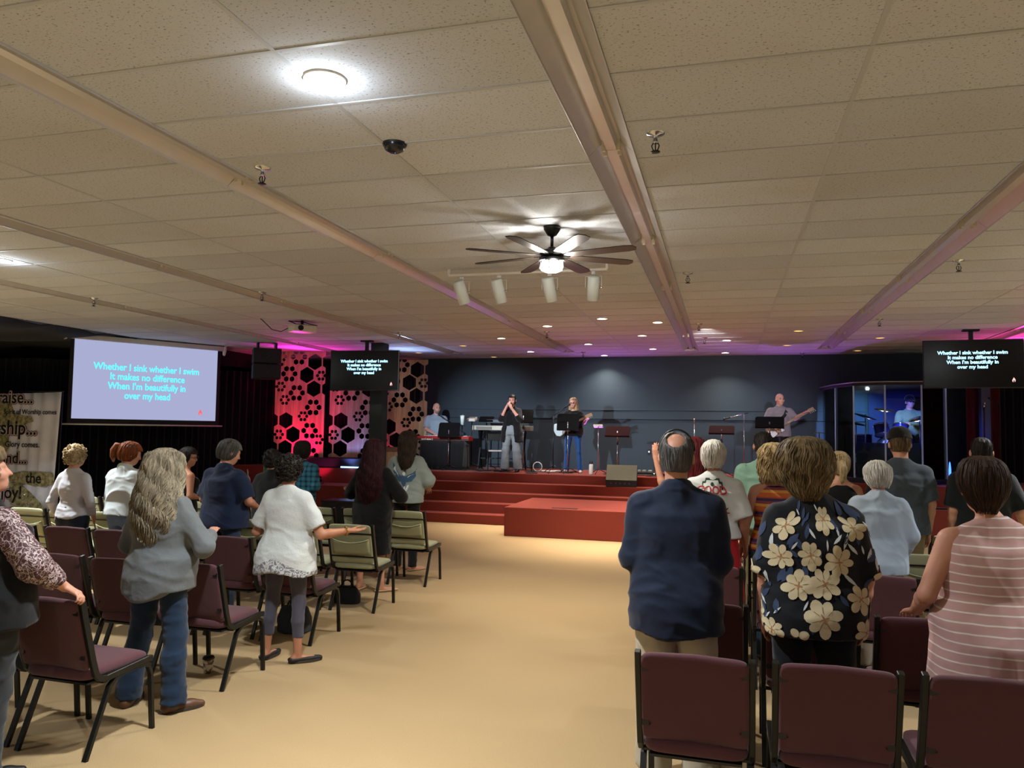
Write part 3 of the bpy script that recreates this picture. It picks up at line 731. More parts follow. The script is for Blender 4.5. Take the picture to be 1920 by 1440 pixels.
def curtain(name, label, pts, z0, z1, mat, fold=.16, amp=.045, seed=1, cat='curtain', group=None):
    """pleated cloth hung along a floor polyline"""
    rr = random.Random(seed); out = []; L = 0
    for i in range(len(pts)-1):
        a, b = Vector(pts[i]), Vector(pts[i+1]); d = b-a; n = max(2, int(d.length/(fold/6))); t = d.normalized(); nn = Vector((-t.y, t.x))
        for k in range(n):
            s_ = L+d.length*k/n; o_ = amp*math.sin(2*PI*s_/fold+1.4*math.sin(s_*2.3+seed))+.02*math.sin(s_*5)
            out.append(a+d*k/n+nn*o_)
        L += d.length
    b = MB(); m = len(out); vs = []
    for k in range(6):
        z = z0+(z1-z0)*k/5
        for i, p in enumerate(out): vs.append((p.x, p.y, z))
    b.add(vs, [(k*m+i, k*m+i+1, (k+1)*m+i+1, (k+1)*m+i) for k in range(5) for i in range(m-1)], 0, True)
    o = b.build(name, mat); so = o.modifiers.new('thick', 'SOLIDIFY'); so.thickness = .012
    return tag(o, label, cat, group)
curtain('curtain', 'long black pleated curtain hanging behind the projection screen', [(-17.5, 12.3), (-13.3, 12.3), (-11.2, 15.9), (-10.6, 16.9), (-9.0, 17.4), (-7.45, 17.95)], .02, 3.15, M_DRAPE, seed=2)
curtain('curtain', 'dark red pleated stage curtain right of the drum booth', [(4.65, 17.3), (5.35, 17.45), ], ZS, 3.57, M_REDDRAPE, seed=4)
curtain('curtain', 'dark red pleated curtain at the far right end of the stage', [(6.0, 17.4), (8.3, 17.2)], ZS, 3.57, M_REDDRAPE, seed=5)
curtain('curtain', 'black pleated backdrop between the two red curtains behind the microphone stands', [(5.2, 17.8), (6.2, 17.8)], ZS, 3.57, M_DRAPE, seed=6)
MB().box((4.86, 17.05, ZS), (5.02, 17.21, ZC)).build('trim_column', paint('column_blue', '3b4c5c', .7))['kind'] = 'structure'
MB().box((-7.05, 14.5, 0), (-6.78, 14.8, ZC)).build('trim_pillar', paint('pillar_teal', '23333a', .7), bevel=.01)['kind'] = 'structure'
MB().box((-11.5, 15.0, 3.25), (-11.2, YW, ZC)).build('trim_soffit', M_BLACKWALL)['kind'] = 'structure'

# stage, steps, side blocks, thrust platform
sb = MB(); sb.box((-11.5, 15.75, 0), (8.5, YW, ZS)); sb.build('trim_stage', M_RED, bevel=.012)['kind'] = 'structure'
for i, (y0, y1, z) in enumerate([(14.45, 14.78, .186), (14.78, 15.1, .372), (15.1, 15.42, .558), (15.42, 15.76, .744)]):
    MB().box((-6.7, y0, 0), (1.3, 15.76, z)).build('trim_step', M_RED, bevel=.012)['kind'] = 'structure'
tag(MB().box((-9.6, 14.95, 0), (-6.72, 15.745, .60)).build('stage_block', M_RED, bevel=.012), 'long red carpeted block beside the left end of the steps', 'stage block')
tag(MB().box((1.32, 15.1, 0), (8.3, 15.745, .55)).build('stage_block', M_RED, bevel=.012), 'long red carpeted block in front of the drum booth', 'stage block')
tag(MB().box((-3.72, 13.05, 0), (-.05, 15.08, .5)).build('platform', M_RED, bevel=.01), 'low red carpeted platform standing out in front of the steps', 'platform')
fb = MB(); fb.box((-2.9, 13.18, .5), (-2.45, 13.24, .508)); tag(fb.build('floor_outlet', M_BLACKP, bevel=.002), 'thin black floor outlet cover let into the platform top', 'outlet')

# ------------------------------------------------------------------ ceiling things
def strip_fixture():
    t = thing('strip_light', 'x', 'light fixture', group='unlit ceiling strip lights')
    sec = [(-.15, -.012), (-.148, .004), (-.062, .085), (-.036, .085), (-.030, .035), (.030, .035), (.036, .085), (.062, .085), (.148, .004), (.15, -.012)]
    L = 2.425; n = len(sec); b = MB()
    b.add([(x, 0, z) for x, z in sec]+[(x, L, z) for x, z in sec], [(i, i+1, i+1+n, i+n) for i in range(n-1)], 0)
    o = b.build('reflector', M_REFL, t); so = o.modifiers.new('t', 'SOLIDIFY'); so.thickness = .003
    for y in (.004, L-.008):
        for x in (-.046, .046):
            b = MB(); yy = .03 if y < 1 else L-.045; b.box((x-.012, yy, .012), (x+.012, yy+.018, .085)); b.build('lamp_holder', paint('holder', 'd6d0bd', .4), t)
    return t
M_REFL = paint('reflector_cream', 'c8c6c8', .3, .2, var=.08, scale=6)
M_REFL2 = paint('reflector_end', 'cfc0a8', .4)
fx0 = strip_fixture(); first = True; tree = {}
for c in bpy.data.objects:
    if c.parent: tree.setdefault(c.parent.name, []).append(c)
STRIPN = {-8.70: 'sixth strip from the right', -6.03: 'second strip left of the ceiling fan', -3.36: 'long run just left of the ceiling fan', -.69: 'long run just right of the ceiling fan', 1.98: 'run over the right seating', 4.65: 'run over the far right seats'}
for x in FX[:-1]:
    for k in range(7):
        y = -.07+2.43*k
        if x > 1 and k < 1: continue
        if x < -8 and k < 2: continue
        o = fx0 if first else copy_tree(fx0, None, tree); first = False
        o.location = (x, y, ZC)
        where = {-8.70: 'third run left of the fan', -6.03: 'second run left of the fan', -3.36: 'run just left of the fan', -.69: 'run just right of the fan', 1.98: 'run above the right seating', 4.65: 'run at the far right edge'}[x]
        o['label'] = 'cream strip light, %s in the %s' % (['nearest', 'second', 'third', 'fourth', 'fifth', 'sixth', 'last'][k], where)
        o['group'] = 'unlit strip lights, '+where

M_LED = emit('led_white', 'fff3dc', 22.); M_LEDDIM = emit('led_dim', 'ffc46a', 1.6)
def downlight(x, y, label, on=True, r=.085, power=0, color=(1, .93, .82), angle=130, aim=None, group='recessed lights in the ceiling'):
    t = thing('recessed_light', label, 'ceiling light', (x, y, ZC), 0, group)
    b = MB(); b.lathe([(r, -.002), (r+.004, -.012), (r+.013, -.008), (r+.015, 0)]); b.build('trim_ring', M_WHITE, t)
    b = MB(); b.lathe([(0.0005, -.006), (r*.6, -.0065), (r+.002, -.004)]); b.build('lens', M_LED if on else M_LEDDIM, t)
    if power:
        l = area_light('recessed_light_lamp', (0, 0, -.03), (0, 0, -1), r*2, power, color, spread=angle); l.parent = t
        if power > 40: l = point_light('ceiling_cool_fill', (0, 0, -.09), 6, (.85, .93, 1), .06); l.parent = t  # extra point light, added to throw cool light on the ceiling tiles
    return t
CANS = [(1026, 611, 1), (940, 634, 1), (1129, 597, 1), (1233, 604, 1), (1103, 645, 1), (1204, 629, 1), (1133, 666, 1), (1224, 654, 1), (995, 659, 1), (1363, 638, 1), (1360, 661, 1), (1497, 620, 0), (1476, 647, 0), (1608, 657, 0), (1650, 633, 0), (785, 661, 0), (868, 648, 0), (926, 669, 0)]
CANL = ['lit recessed light over the stage, leftmost of the front three', 'lit recessed light, leftmost of those over the stage', 'lit recessed light nearest the fan, over the stage front', 'lit recessed light beside the strip light, right end of the front three', 'lit recessed light in the middle of the stage ceiling, left of centre', 'lit recessed light between the front row and the back row, right of centre', 'lit recessed light closest to the back wall, centre', 'lit recessed light near the back wall beside the strip light', 'lit recessed light near the back wall, left of the strip light end', 'lit recessed light right of the strip light, front one of the pair', 'lit recessed light right of the strip light, rear one of the pair',
 'dim yellow recessed light over the bass player, front one', 'dim yellow recessed light over the bass player, rear one', 'dim yellow recessed light above the drum booth, rear one', 'dim yellow recessed light above the drum booth, front one', 'dim recessed light just right of the left television', 'dim recessed light above the keyboard player', 'dim recessed light against the back wall above the singer']
for (px, py, on), lb in zip(CANS, CANL):
    g = G(px, py, ZC); yy = min(g.y, 17.75); downlight(g.x, yy, lb, on, .075, (17 if py < 612 else 22 if py < 640 else 15) if on else 0, (1, .88, .74), 62 if py < 640 else 115)
downlight(-1.94, 3.39, 'bright round recessed light nearest the camera', True, .095, 75, (.92, .97, 1), 125, group=None)
downlight(-7.53, 6.45, 'bright recessed light at the left edge of the picture', True, .095, 105, (.92, .97, 1), 125, group=None)
for i, (x, y, pw) in enumerate([(-1.94, -.8, 60), (-7.4, .5, 80), (3.6, 4.2, 90), (3.4, -.6, 45), (-5.0, -3, 60), (1., -3.6, 60), (-10.4, 2.6, 100), (-10.6, 7.4, 150), (3.9, 8.4, 110), (5.6, 11.6, 90)]):  # unseen lights added to brighten the seats, banner and middle floor
    downlight(x, y, 'round recessed light added out of view', True, .095, pw, (.92, .97, 1), 125, group='recessed lights added out of view')

def sprinkler(x, y, label):
    t = thing('sprinkler', label, 'sprinkler', (x, y, ZC), 0, 'sprinkler heads on the ceiling')
    b = MB(); b.lathe([(.055, 0), (.05, -.008), (.012, -.014), (.012, -.045), (.016, -.045), (.016, -.06), (.0005, -.06)], n=16); b.build('escutcheon', M_CHROME, t)
    b = MB()
    for sx in (-1, 1): b.tube([(sx*.012, 0, -.055), (sx*.022, 0, -.075), (sx*.014, 0, -.098), (0, 0, -.108)], .004, 6)
    b.tube([(0, 0, -.06), (0, 0, -.11)], .004, 6); b.lathe([(.0005, -.108), (.028, -.110), (.026, -.114), (.0005, -.114)], n=16); b.build('deflector', M_BLACK, t)
for (x, y), lb in zip([(-3.02, 4.49), (-.39, 4.49), (-.39, 8.6), (2.25, 8.5), (-8.5, 8.74), (-5.84, 8.77), (-5.75, 13.0), (-3.05, 13.3), (-.4, 12.7), (2.25, 12.6), (-3.04, 16.9), (1.62, 17.7), (-.36, 14.6)],
  ['sprinkler head beside the left strip light, near the smoke detector', 'large sprinkler head right of the wide strip light near the top', 'sprinkler head right of the wide strip light, level with the fan', 'sprinkler head on the right, beside the far right strip light', 'sprinkler head on the far left above the projection screen', 'sprinkler head left of the track lights, before the projector', 'sprinkler head in front of the left television', 'sprinkler head between the stage lights on the left', 'small sprinkler head right of the lit stage lights', 'small sprinkler head above the drum booth side', 'sprinkler head near the back wall left of the strip light end', 'tiny sprinkler head at the back wall above the drum booth', 'tiny sprinkler head near the wide strip light end']): sprinkler(x, y, lb)
t = thing('smoke_detector', 'round black smoke detector on the ceiling tiles', 'smoke detector', (-1.96, 4.29, ZC))
MB().lathe([(.0005, -.055), (.035, -.053), (.058, -.04), (.068, -.02), (.07, 0)]).build('dome', paint('detector', '12151d', .25), t)
MB().lathe([(.073, -.012), (.077, 0)]).build('rim', M_BLACKP, t)
t = thing('air_vent', 'dark grey air vent panel at the top right of the ceiling', 'air vent', (1.28, 2.98, ZC))
b = MB(); b.box((-.6, -.29, -.004), (.56, .29, 0)); b.build('panel', paint('vent_dark', '4b423e', .6), t)
b = MB()
for k in range(9): b.cbox((-.02, -.24+.06*k, -.012), (1.1, .03, .004), (.5, 0, 0))
b.build('louvre', paint('vent_slat', '6a6058', .5), t)

# ceiling fan
FXX, FY = -1.43, 6.39
t = thing('ceiling_fan', 'black ceiling fan with a glowing glass light kit', 'ceiling fan', (FXX, FY, ZC))
MB().lathe([(.0005, -.001), (.075, -.001), (.072, -.03), (.04, -.085), (.022, -.095), (.0005, -.095)]).build('canopy', M_BLACK, t)
MB().cyl((0, 0, -.08), (0, 0, -.22), .014).build('rod', M_BLACK, t)
b = MB(); b.lathe([(.0005, -.2), (.03, -.2), (.045, -.225), (.09, -.235), (.11, -.25), (.085, -.30), (.03, -.31), (.0005, -.31)]); b.build('motor', M_BLACK, t)
for k in range(8):
    a = 2*PI*k/8+.56; M = Matrix.Translation((0, 0, -.285)) @ Matrix.Rotation(a, 4, 'Z')
    b = MB(); b.add([M @ Vector(v) for v in [(.06, -.018, .004), (.2, -.03, .012), (.2, .03, -.004), (.06, .018, .004), (.06, -.018, -.002), (.2, -.03, .006), (.2, .03, -.010), (.06, .018, -.002)]], [(0, 3, 2, 1), (4, 5, 6, 7), (0, 1, 5, 4), (1, 2, 6, 5), (2, 3, 7, 6), (3, 0, 4, 7)])
    arm = b.build('blade_arm', M_BLACK, t)
    prof = [(.16, .045), (.25, .056), (.5, .062), (.68, .064), (.74, .05), (.76, .0)]
    top = [(x, y) for x, y in prof]+[(x, -y) for x, y in reversed(prof[:-1])]
    n = len(top); vs = []
    for dz in (.004, -.004): vs += [M @ Vector((x, y, dz-.14*y)) for x, y in top]
    b = MB(); b.add(vs, [tuple(range(n)), tuple(reversed(range(n, 2*n)))]+[(i, i+n, (i+1) % n+n, (i+1) % n) for i in range(n)]); b.build('blade', paint('fan_blade', '2b2520', .45), t)
MB().lathe([(.03, -.305), (.11, -.31), (.118, -.335), (.1, -.345), (.03, -.34)]).build('light_ring', M_BLACK, t)
b = MB()
for k in range(8): a = 2*PI*k/8; b.tube([(.106*math.cos(a), .106*math.sin(a), -.34), (.106*math.cos(a), .106*math.sin(a), -.40), (.092*math.cos(a), .092*math.sin(a), -.425)], .004, 5)
b.build('cage', M_BLACK, t)
MB().lathe([(.0005, -.442), (.06, -.438), (.092, -.42), (.098, -.39), (.095, -.345), (.03, -.342)]).build('glass_shade', emit('fan_glass', 'fff6e4', 9.), t)
l = spot_light('ceiling_fan_downlight', (0, 0, -.45), (0, 0, -2), 240, (1, .95, .86), 165, .5, .07); l.parent = t
l = point_light('ceiling_fan_lamp', (0, 0, -.37), 36, (1, .94, .84), .05); l.parent = t
for k in range(4):
    a = PI*2*k/4+.4; l = point_light('ceiling_fan_bulb', (.135*math.cos(a), .135*math.sin(a), -.40), 7, (1, .94, .84), .015); l.parent = t

t.scale = (1, 1, .9)
# track with four white cans
A_, B_ = P(842, 505, 7.9), P(1138, 491, 7.9); tz = 3.53
t = thing('track_light_rail', 'thin white lighting track under the ceiling fan', 'track rail', ((A_.x+B_.x)/2, 7.9, tz)); Lh = (B_.x-A_.x)/2
MB().box((-Lh, -.018, -.012), (Lh, .018, .012)).build('rail', M_WHITE, t, bevel=.003)
for sx in (-1, 1): MB().box((sx*Lh-.012, -.012, .0), (sx*Lh+.012, .012, ZC-tz)).build('rail_mount', M_WHITE, t)
for (px, py), aim, lb in zip([(866, 532), (936, 530), (1031, 527), (1113, 524)], [(.32, .8), (.24, .8), (.18, .9), (-.12, .9)], ['leftmost', 'second from left', 'second from right', 'rightmost']):
    x = P(px, 505, 7.9).x; t = thing('track_spotlight', 'white cylinder track spotlight, %s of the four' % lb, 'spotlight', (x, 7.9, tz-.02), 0, 'white spotlights on the ceiling track')
    MB().box((-.02, -.015, -.03), (.02, .015, .004)).build('adapter', M_WHITE, t, bevel=.003)
    d = Vector((aim[0], aim[1]*.55, -1.3)).normalized(); c = Vector((0, 0, -.17))
    b = MB(); b.tube([(-.085, 0, -.17), (-.085, 0, -.05), (.085, 0, -.05), (.085, 0, -.17)], .004, 6); b.build('yoke', M_WHITE, t)
    b = MB(); b.lathe([(.0005, -.13), (.05, -.128), (.064, -.115), (.064, .13), (.058, .13), (.055, .09), (.0005, .085)], c, 24, axis=d); b.build('can', paint('can_white', 'd4dcda', .5), t)
    MB().cyl(tuple(c+Vector((.06, 0, 0))), tuple(c+Vector((.1, 0, 0))), .009).build('knob', M_CHROME, t)
    l = spot_light('track_spotlight_lamp', tuple(c+d*.14), tuple(c+d*2), 75, (1, .93, .82), 95, .9, .05); l.parent = t

# projector
g = Vector((-6.75, 11.3, ZC)); t = thing('projector', 'white ceiling projector with a black mount and hanging cable', 'projector', g, R(52))
b = MB(); b.box((-.20, -.15, -.19), (.20, .15, -.08)); b.build('body', M_WHITE, t, bevel=.015)
b = MB(); b.lathe([(.0005, 0), (.035, 0), (.04, .012), (.045, .012), (.045, -.01)], (-.08, -.155, -.135), 20, axis=(0, -1, 0)); b.build('lens', M_BLACKP, t)
b = MB(); b.cyl((0, 0, -.08), (0, 0, 0), .025); b.box((-.16, -.12, -.085), (.16, .12, -.07)); b.tube([(-.15, -.1, -.07), (-.25, -.05, -.03), (.0, .0, -.02)], .008); b.tube([(.15, .1, -.07), (.28, .05, -.05), (0, 0, -.02)], .008); b.build('mount', M_BLACK, t)
b = MB(); b.tube([(-.2, .1, -.13), (-.3, .15, -.19), (-.45, .15, -.17), (-.6, .2, -.02), (-.63, .2, 0)], .007, 6); b.build('cable', M_BLACKP, t)

# ------------------------------------------------------------------ screens
LYR = "Whether I sink whether I swim\nIt makes no difference\nWhen I'm beautifully in\nover my head"
M_CYAN = emit('lyric_cyan', '4fe6ff', 1.15); M_TVTEXT = emit('tv_text', '9fe0ff', 1.9); M_FLAME = emit('flame_red', 'ff5a5a', .9); M_FLAMEP = emit('flame_pink', 'ffb8b8', 1.1)
def flame(sz):
    pts = [(0, 1), (.22, .62), (.5, .2), (.52, -.3), (.3, -.75), (.22, -.2), (0, .15), (-.12, -.25), (-.16, -.75), (-.5, -.4), (-.46, .1), (-.18, .55)]
    return [(x*sz, z*sz) for x, z in pts]
def text_part(name, body, size, mat, parent, loc, off=0, spacing=1.05, sx=1., align='CENTER', shear=0, thick=.002):
    vs, fs = textmesh(body, size, align, off, thick/2, shear, spacing); b = MB(); b.add([(x*sx, -z, y) for x, y, z in vs], fs)
    o = b.build(name, mat, parent); o.location = loc; return o
# projection screen: from its left end to its right end
A_, B_ = Vector((-12.08, 12.0, 0)), Vector((-10.72, 14.5, 0)); ang = math.atan2(B_.y-A_.y, B_.x-A_.x); WS = (B_-A_).length
t = thing('projection_screen', 'white pull-down projection screen showing blue song lyrics', 'projection screen', ((A_.x+B_.x)/2, (A_.y+B_.y)/2, 0), ang)
hw = WS/2; z0, z1 = 1.945, 3.49
b = MB(); b.box((-hw-.07, .0, z0-.10), (hw+.07, .004, z1)); b.build('border', paint('screen_border', '08080a', .7), t)
b = MB(); b.box((-hw, -.003, z0), (hw, -.0005, z1)); b.build('picture', emit('screen_lavender', '9398b8', .95), t)
b = MB(); b.box((-hw-.16, -.05, z1-.01), (hw+.16, .06, z1+.09)); b.build('case', paint('case_white', 'cdd0d2', .5), t, bevel=.012)
for sx in (-1, 1): MB().box((sx*(hw+.16)-.012, -.055, z1-.03), (sx*(hw+.16)+.012, .065, ZC)).build('bracket', M_WHITE, t)
b = MB(); b.cyl((-hw-.16, .0, z0-.11), (hw+.16, .0, z0-.11), .016); b.build('bottom_bar', paint('bar_white', 'cfcfc8', .4), t)
text_part('lyrics', LYR, .192, M_CYAN, t, (-.02, -.006, z0+.98), .003, .98, .86)
b = MB(); b.prism(flame(.075), -.007, -.004); o = b.build('flame_logo', M_FLAME, t); o.location = (hw*.76, 0, z0+.17)
def tv(name, label, x0, x1, Y, z0, z1, rz, group=None):
    cx = (x0+x1)/2; t = thing('television', label, 'television', (cx, Y, (z0+z1)/2), rz, group); w_, h_ = (x1-x0)/2, (z1-z0)/2
    MB().box((-w_, 0, -h_), (w_, .05, h_)).build('bezel', M_BLACKP, t, bevel=.006)
    MB().box((-w_+.012, -.004, -h_+.018), (w_-.012, -.001, h_-.012)).build('screen', paint('tv_glass', '030407', .22, 0, .4), t)
    text_part('lyrics', LYR, .079, M_TVTEXT, t, (-.005, -.0055, h_*.40), .0022, .98)
    b = MB(); b.prism(flame(.045), -.007, -.005); o = b.build('flame_logo', M_FLAMEP, t); o.location = (w_*.79, 0, -h_*.68)
    b = MB(); b.box((-.1, .05, -.15), (.1, .12, .15)); b.box((-.03, .08, .1), (.03, .14, ZC-(z0+z1)/2)); b.box((-.12, .05, ZC-(z0+z1)/2-.03), (.12, .17, ZC-(z0+z1)/2)); b.build('ceiling_mount', M_BLACK, t)
tv('television', 'black wall television on a mount left of the stage, beside the hexagon panels', -7.67, -6.21, 14.0, 2.585, 3.39, R(3))
tv('television', 'black television on a mount at the right, above the microphone stands', 3.16, 4.60, 14.0, 2.63, 3.42, R(-4))

# ------------------------------------------------------------------ hexagon panels
def hexpts(cx, cz, r): return [(cx-r*math.sin(PI*k/3), cz+r*math.cos(PI*k/3)) for k in range(6)]
def panel_mesh():
    k = 1.22/460; H = []
    def px(x, y): return ((x-545)*k, (1210-y)*k)
    for c in [(677, 380), (605, 495), (672, 615), (422, 893), (492, 1015), (422, 1135), (285, 893), (285, 1135), (812, 380), (812, 617), (745, 278)]: H.append((px(*c), 77*k))
    for c in [(527, 335), (515, 652), (672, 777), (645, 980), (440, 485), (660, 1196), (745, 1300)]:
        for dx, dy in ((-27, -45), (27, -45), (-54, 0), (54, 0), (-27, 45), (27, 45)): H.append((px(c[0]+dx, c[1]+dy), 27.5*k))
    for c in [(363, 597), (406, 714), (580, 855), (360, 1017), (737, 500), (730, 1055), (370, 330), (352, 430)]:
        for dx, dy in ((-17, -29), (17, -29), (-34, 0), (34, 0), (-17, 29), (17, 29)): H.append((px(c[0]+dx, c[1]+dy), 17.5*k))
    keep = []
    for (c, r) in H:
        if all(math.hypot(c[0]-d[0], c[1]-d[1]) > (r+q)*.86 for d, q in keep): keep.append((c, r))
    cut = MB()
    for (c, r) in keep: cut.prism(hexpts(c[0], c[1], r*.94), -.06, .06)
    body = MB(); body.box((-.61, -.009, 0), (.61, .009, 2.44))
    bo = body.build('tmp', M_WOOD); co = cut.build('tmpc', M_WOOD)
    m = bo.modifiers.new('b', 'BOOLEAN'); m.operation = 'DIFFERENCE'; m.object = co; m.solver = 'EXACT'
    bpy.context.view_layer.update(); me = bpy.data.meshes.new_from_object(bo.evaluated_get(bpy.context.evaluated_depsgraph_get()))
    bpy.data.objects.remove(bo); bpy.data.objects.remove(co); return me
def woodmat(name, a, b_, sc=(9, 9, .7)):
    q = N(name); q.set(.55, 0, .3); f = q.noise(1.6, 5, q.co(sc), rough=.65); pl = q.n('ShaderNodeSeparateXYZ'); q.l(q.co(), pl.inputs[0])
    st = q.math('FLOOR', q.math('MULTIPLY', pl.outputs[0], 7.4)); wn = q.n('ShaderNodeTexWhiteNoise', noise_dimensions='1D'); q.l(st, wn.inputs['W'])
    c = q.ramp(f, [(.3, a), (.7, b_)]); c = q.mix(q.math('MULTIPLY', wn.outputs[0], .35), c, srgb(a)); q.base(c); q.bump(f, .2, .004); return q.m
M_WOOD = woodmat('panel_wood', '8f765c', 'cdb08c')
pm = panel_mesh()
for (x, y, z, rz, lb) in [(-9.50, 15.9, 1.15, R(6), 'tall wooden hexagon-cut panel lit red, left of the three'), (-8.20, 16.1, 1.16, R(4), 'tall wooden hexagon-cut panel lit blue, behind the left television'), (-7.40, 17.0, 1.04, R(4), 'tall wooden hexagon-cut panel lit orange, nearest the keyboard player')]:
    o = bpy.data.objects.new('hexagon_panel', pm.copy()); COL.objects.link(o); o.location = (x, y, z); o.rotation_euler = (0, 0, rz)
    o.data.materials.clear(); o.data.materials.append(M_WOOD); tag(o, lb, 'stage panel', 'wooden hexagon panels at the left of the stage')
tag(MB().box((-10.25, 15.82, ZS), (-7.55, 16.3, 1.148)).build('riser', paint('riser_black', '0b0b10', .8), bevel=.008), 'long low black riser under the red and blue hexagon panels', 'riser')
tag(MB().box((-7.55, 16.7, ZS), (-6.75, 17.3, 1.038)).build('riser', paint('riser_black', '0b0b10', .8), bevel=.008), 'small black riser under the hexagon panel nearest the keyboard player', 'riser')

# speaker array by the ceiling
g = P(500, 675, 14.2); t = thing('loudspeaker', 'black two-box loudspeaker hanging by the red hexagon panel', 'loudspeaker', (g.x, 14.2, 0), R(38))
M_SPK = paint('speaker_black', '10161b', .6); M_GRL = paint('speaker_grille', '1a2128', .75, bump=.4, scale=300)
for k in range(2):
    z = 3.47-.32*k
    b = MB(); b.prism([(-.28, z-.31), (.28, z-.31), (.28, z), (-.28, z)], -.2, .28); o = b.build('cabinet', M_SPK, t, bevel=.015)
    b = MB(); b.box((-.26, -.225, z-.29), (.26, -.2, z-.02)); o2 = b.build('grille', M_GRL, o, bevel=.01)
    b = MB(); b.tube([(.04*math.cos(a)-.05*0, -.228, z-.155+.03*math.sin(a)) for a in np.linspace(0, 2*PI, 5)], .004, 4); b.build('badge', paint('badge_grey', '4c5860', .4), o)
b = MB(); b.box((-.2, -.1, 3.47), (-.16, .2, ZC)); b.box((.16, -.1, 3.47), (.2, .2, ZC)); b.build('hanger', M_BLACK, t)
# small camera by the screen end
g = P(422, 655, 14.3); t = thing('security_camera', 'small white camera on a bracket at the right end of the projection screen', 'camera', (g.x, 14.3, ZC))
MB().tube([(0, 0, 0), (0, 0, -.1), (.02, -.03, -.14)], .012).build('bracket', M_WHITE, t); MB().ball((.02, -.05, -.2), .035, 8, rz=.06).build('housing', M_WHITE, t)

# banner at far left
def banner():
    t = thing('banner', 'white cloth banner with calligraphy about praise and worship', 'banner', (0, 0, 0))
    Yb = 11.6; rt = P(117, 737, Yb); lf = P(-120, 737, Yb); zt = P(60, 735, Yb).z; zb = P(60, 958, Yb).z; n = 60; b = MB(); vs = []
    W_ = rt.x-lf.x
    for k in range(8):
        z = zt+(zb-zt)*k/7
        for i in range(n+1):
            u = i/n; x = lf.x+W_*u-.05*(k/7)*u*2; vs.append((x, Yb+.02*math.sin(u*W_*22+1.3*math.sin(u*9)), z-.03*math.sin(PI*u)*(1-k/7)))
    b.add(vs, [(k*(n+1)+i, k*(n+1)+i+1, (k+1)*(n+1)+i+1, (k+1)*(n+1)+i) for k in range(7) for i in range(n)], 0, True)
    o = b.build('cloth', cloth('banner_white', 'e2e2f0', .9, bump=.15, weave=200), t); so = o.modifiers.new('t', 'SOLIDIFY'); so.thickness = .004
    q = N('gold_patch'); q.set(.5, .3); q.base(q.ramp(q.noise(14, 4), [(.35, '6f6a4a'), (.65, 'c9bf90')])); M_GOLD = q.m
    def patch(pts, mi=M_GOLD, nm='gold_cloth', y=-.034):
        b = MB(); pp = [P(x, z, Yb) for x, z in pts]; b.prism([(p.x, p.z) for p in pp], Yb+y, Yb+y+.004); b.build(nm, mi, t)
    patch([(-30, 752), (22, 752), (30, 775), (62, 782), (66, 790), (40, 800), (-30, 800)]); patch([(-30, 815), (18, 815), (20, 838), (12, 850), (-30, 850)])
    patch([(20, 888), (45, 883), (78, 884), (102, 886), (106, 908), (80, 912), (20, 902)]); patch([(20, 905), (40, 905), (62, 925), (92, 957), (40, 957), (20, 940)])
    M_INK = paint('ink_black', '0d0a0c', .7); M_OUT = paint('ink_red', '7c2a2c', .7); M_PALE = paint('ink_white', 'd8d0cc', .7); M_RD = paint('ink_bright_red', 'a51c1c', .6)
    def line(body, px, py, size, big=True, red=None, al='RIGHT'):
        p = P(px, py, Yb)
        if big:
            text_part('letter_outline', body, size, red or M_OUT, t, (p.x, Yb-.026, p.z), size*.085, 1, 1.0, al); text_part('letter_halo', body, size, M_PALE, t, (p.x, Yb-.031, p.z), size*.05, 1, 1.0, al)
        text_part('letters', body, size, M_INK, t, (p.x, Yb-.036, p.z), size*.016, 1, 1.0, al)
    k = .0085
    line('Praise...', 65, 756, .34); line('Spirit of Worship comes', 109, 777, .125, False); line('Worship...', 71, 815, .38); line('Glory comes.', 77, 839, .15, False)
    line('sound...', 53, 869, .30); line('the', 80, 906, .28); line('joy!', 44, 935, .34, True, M_RD)
    b = MB(); rr = random.Random(4)
    for i in range(60):
        x, y = (rr.uniform(92, 101), rr.uniform(882, 914)) if i < 28 else (rr.uniform(45, 66), rr.uniform(926, 948)); p = P(x, y, Yb); b.ball((p.x, Yb-.045, p.z), .009, 3)
    o = b.build('sequins', emit('sequin', 'ffffff', .0) if 0 else paint('sequin_silver', 'f4f4f0', .08, .9), t); o['kind'] = 'stuff'
    MB().cyl((lf.x, Yb+.03, zt+.01), (rt.x, Yb+.03, zt+.01), .012).build('rod', M_BLACK, t)
    for x in (rt.x-.05, lf.x+.5): MB().cyl((x, Yb+.05, 0), (x, Yb+.05, zt+.02), .014).build('post', M_BLACK, t)
banner()

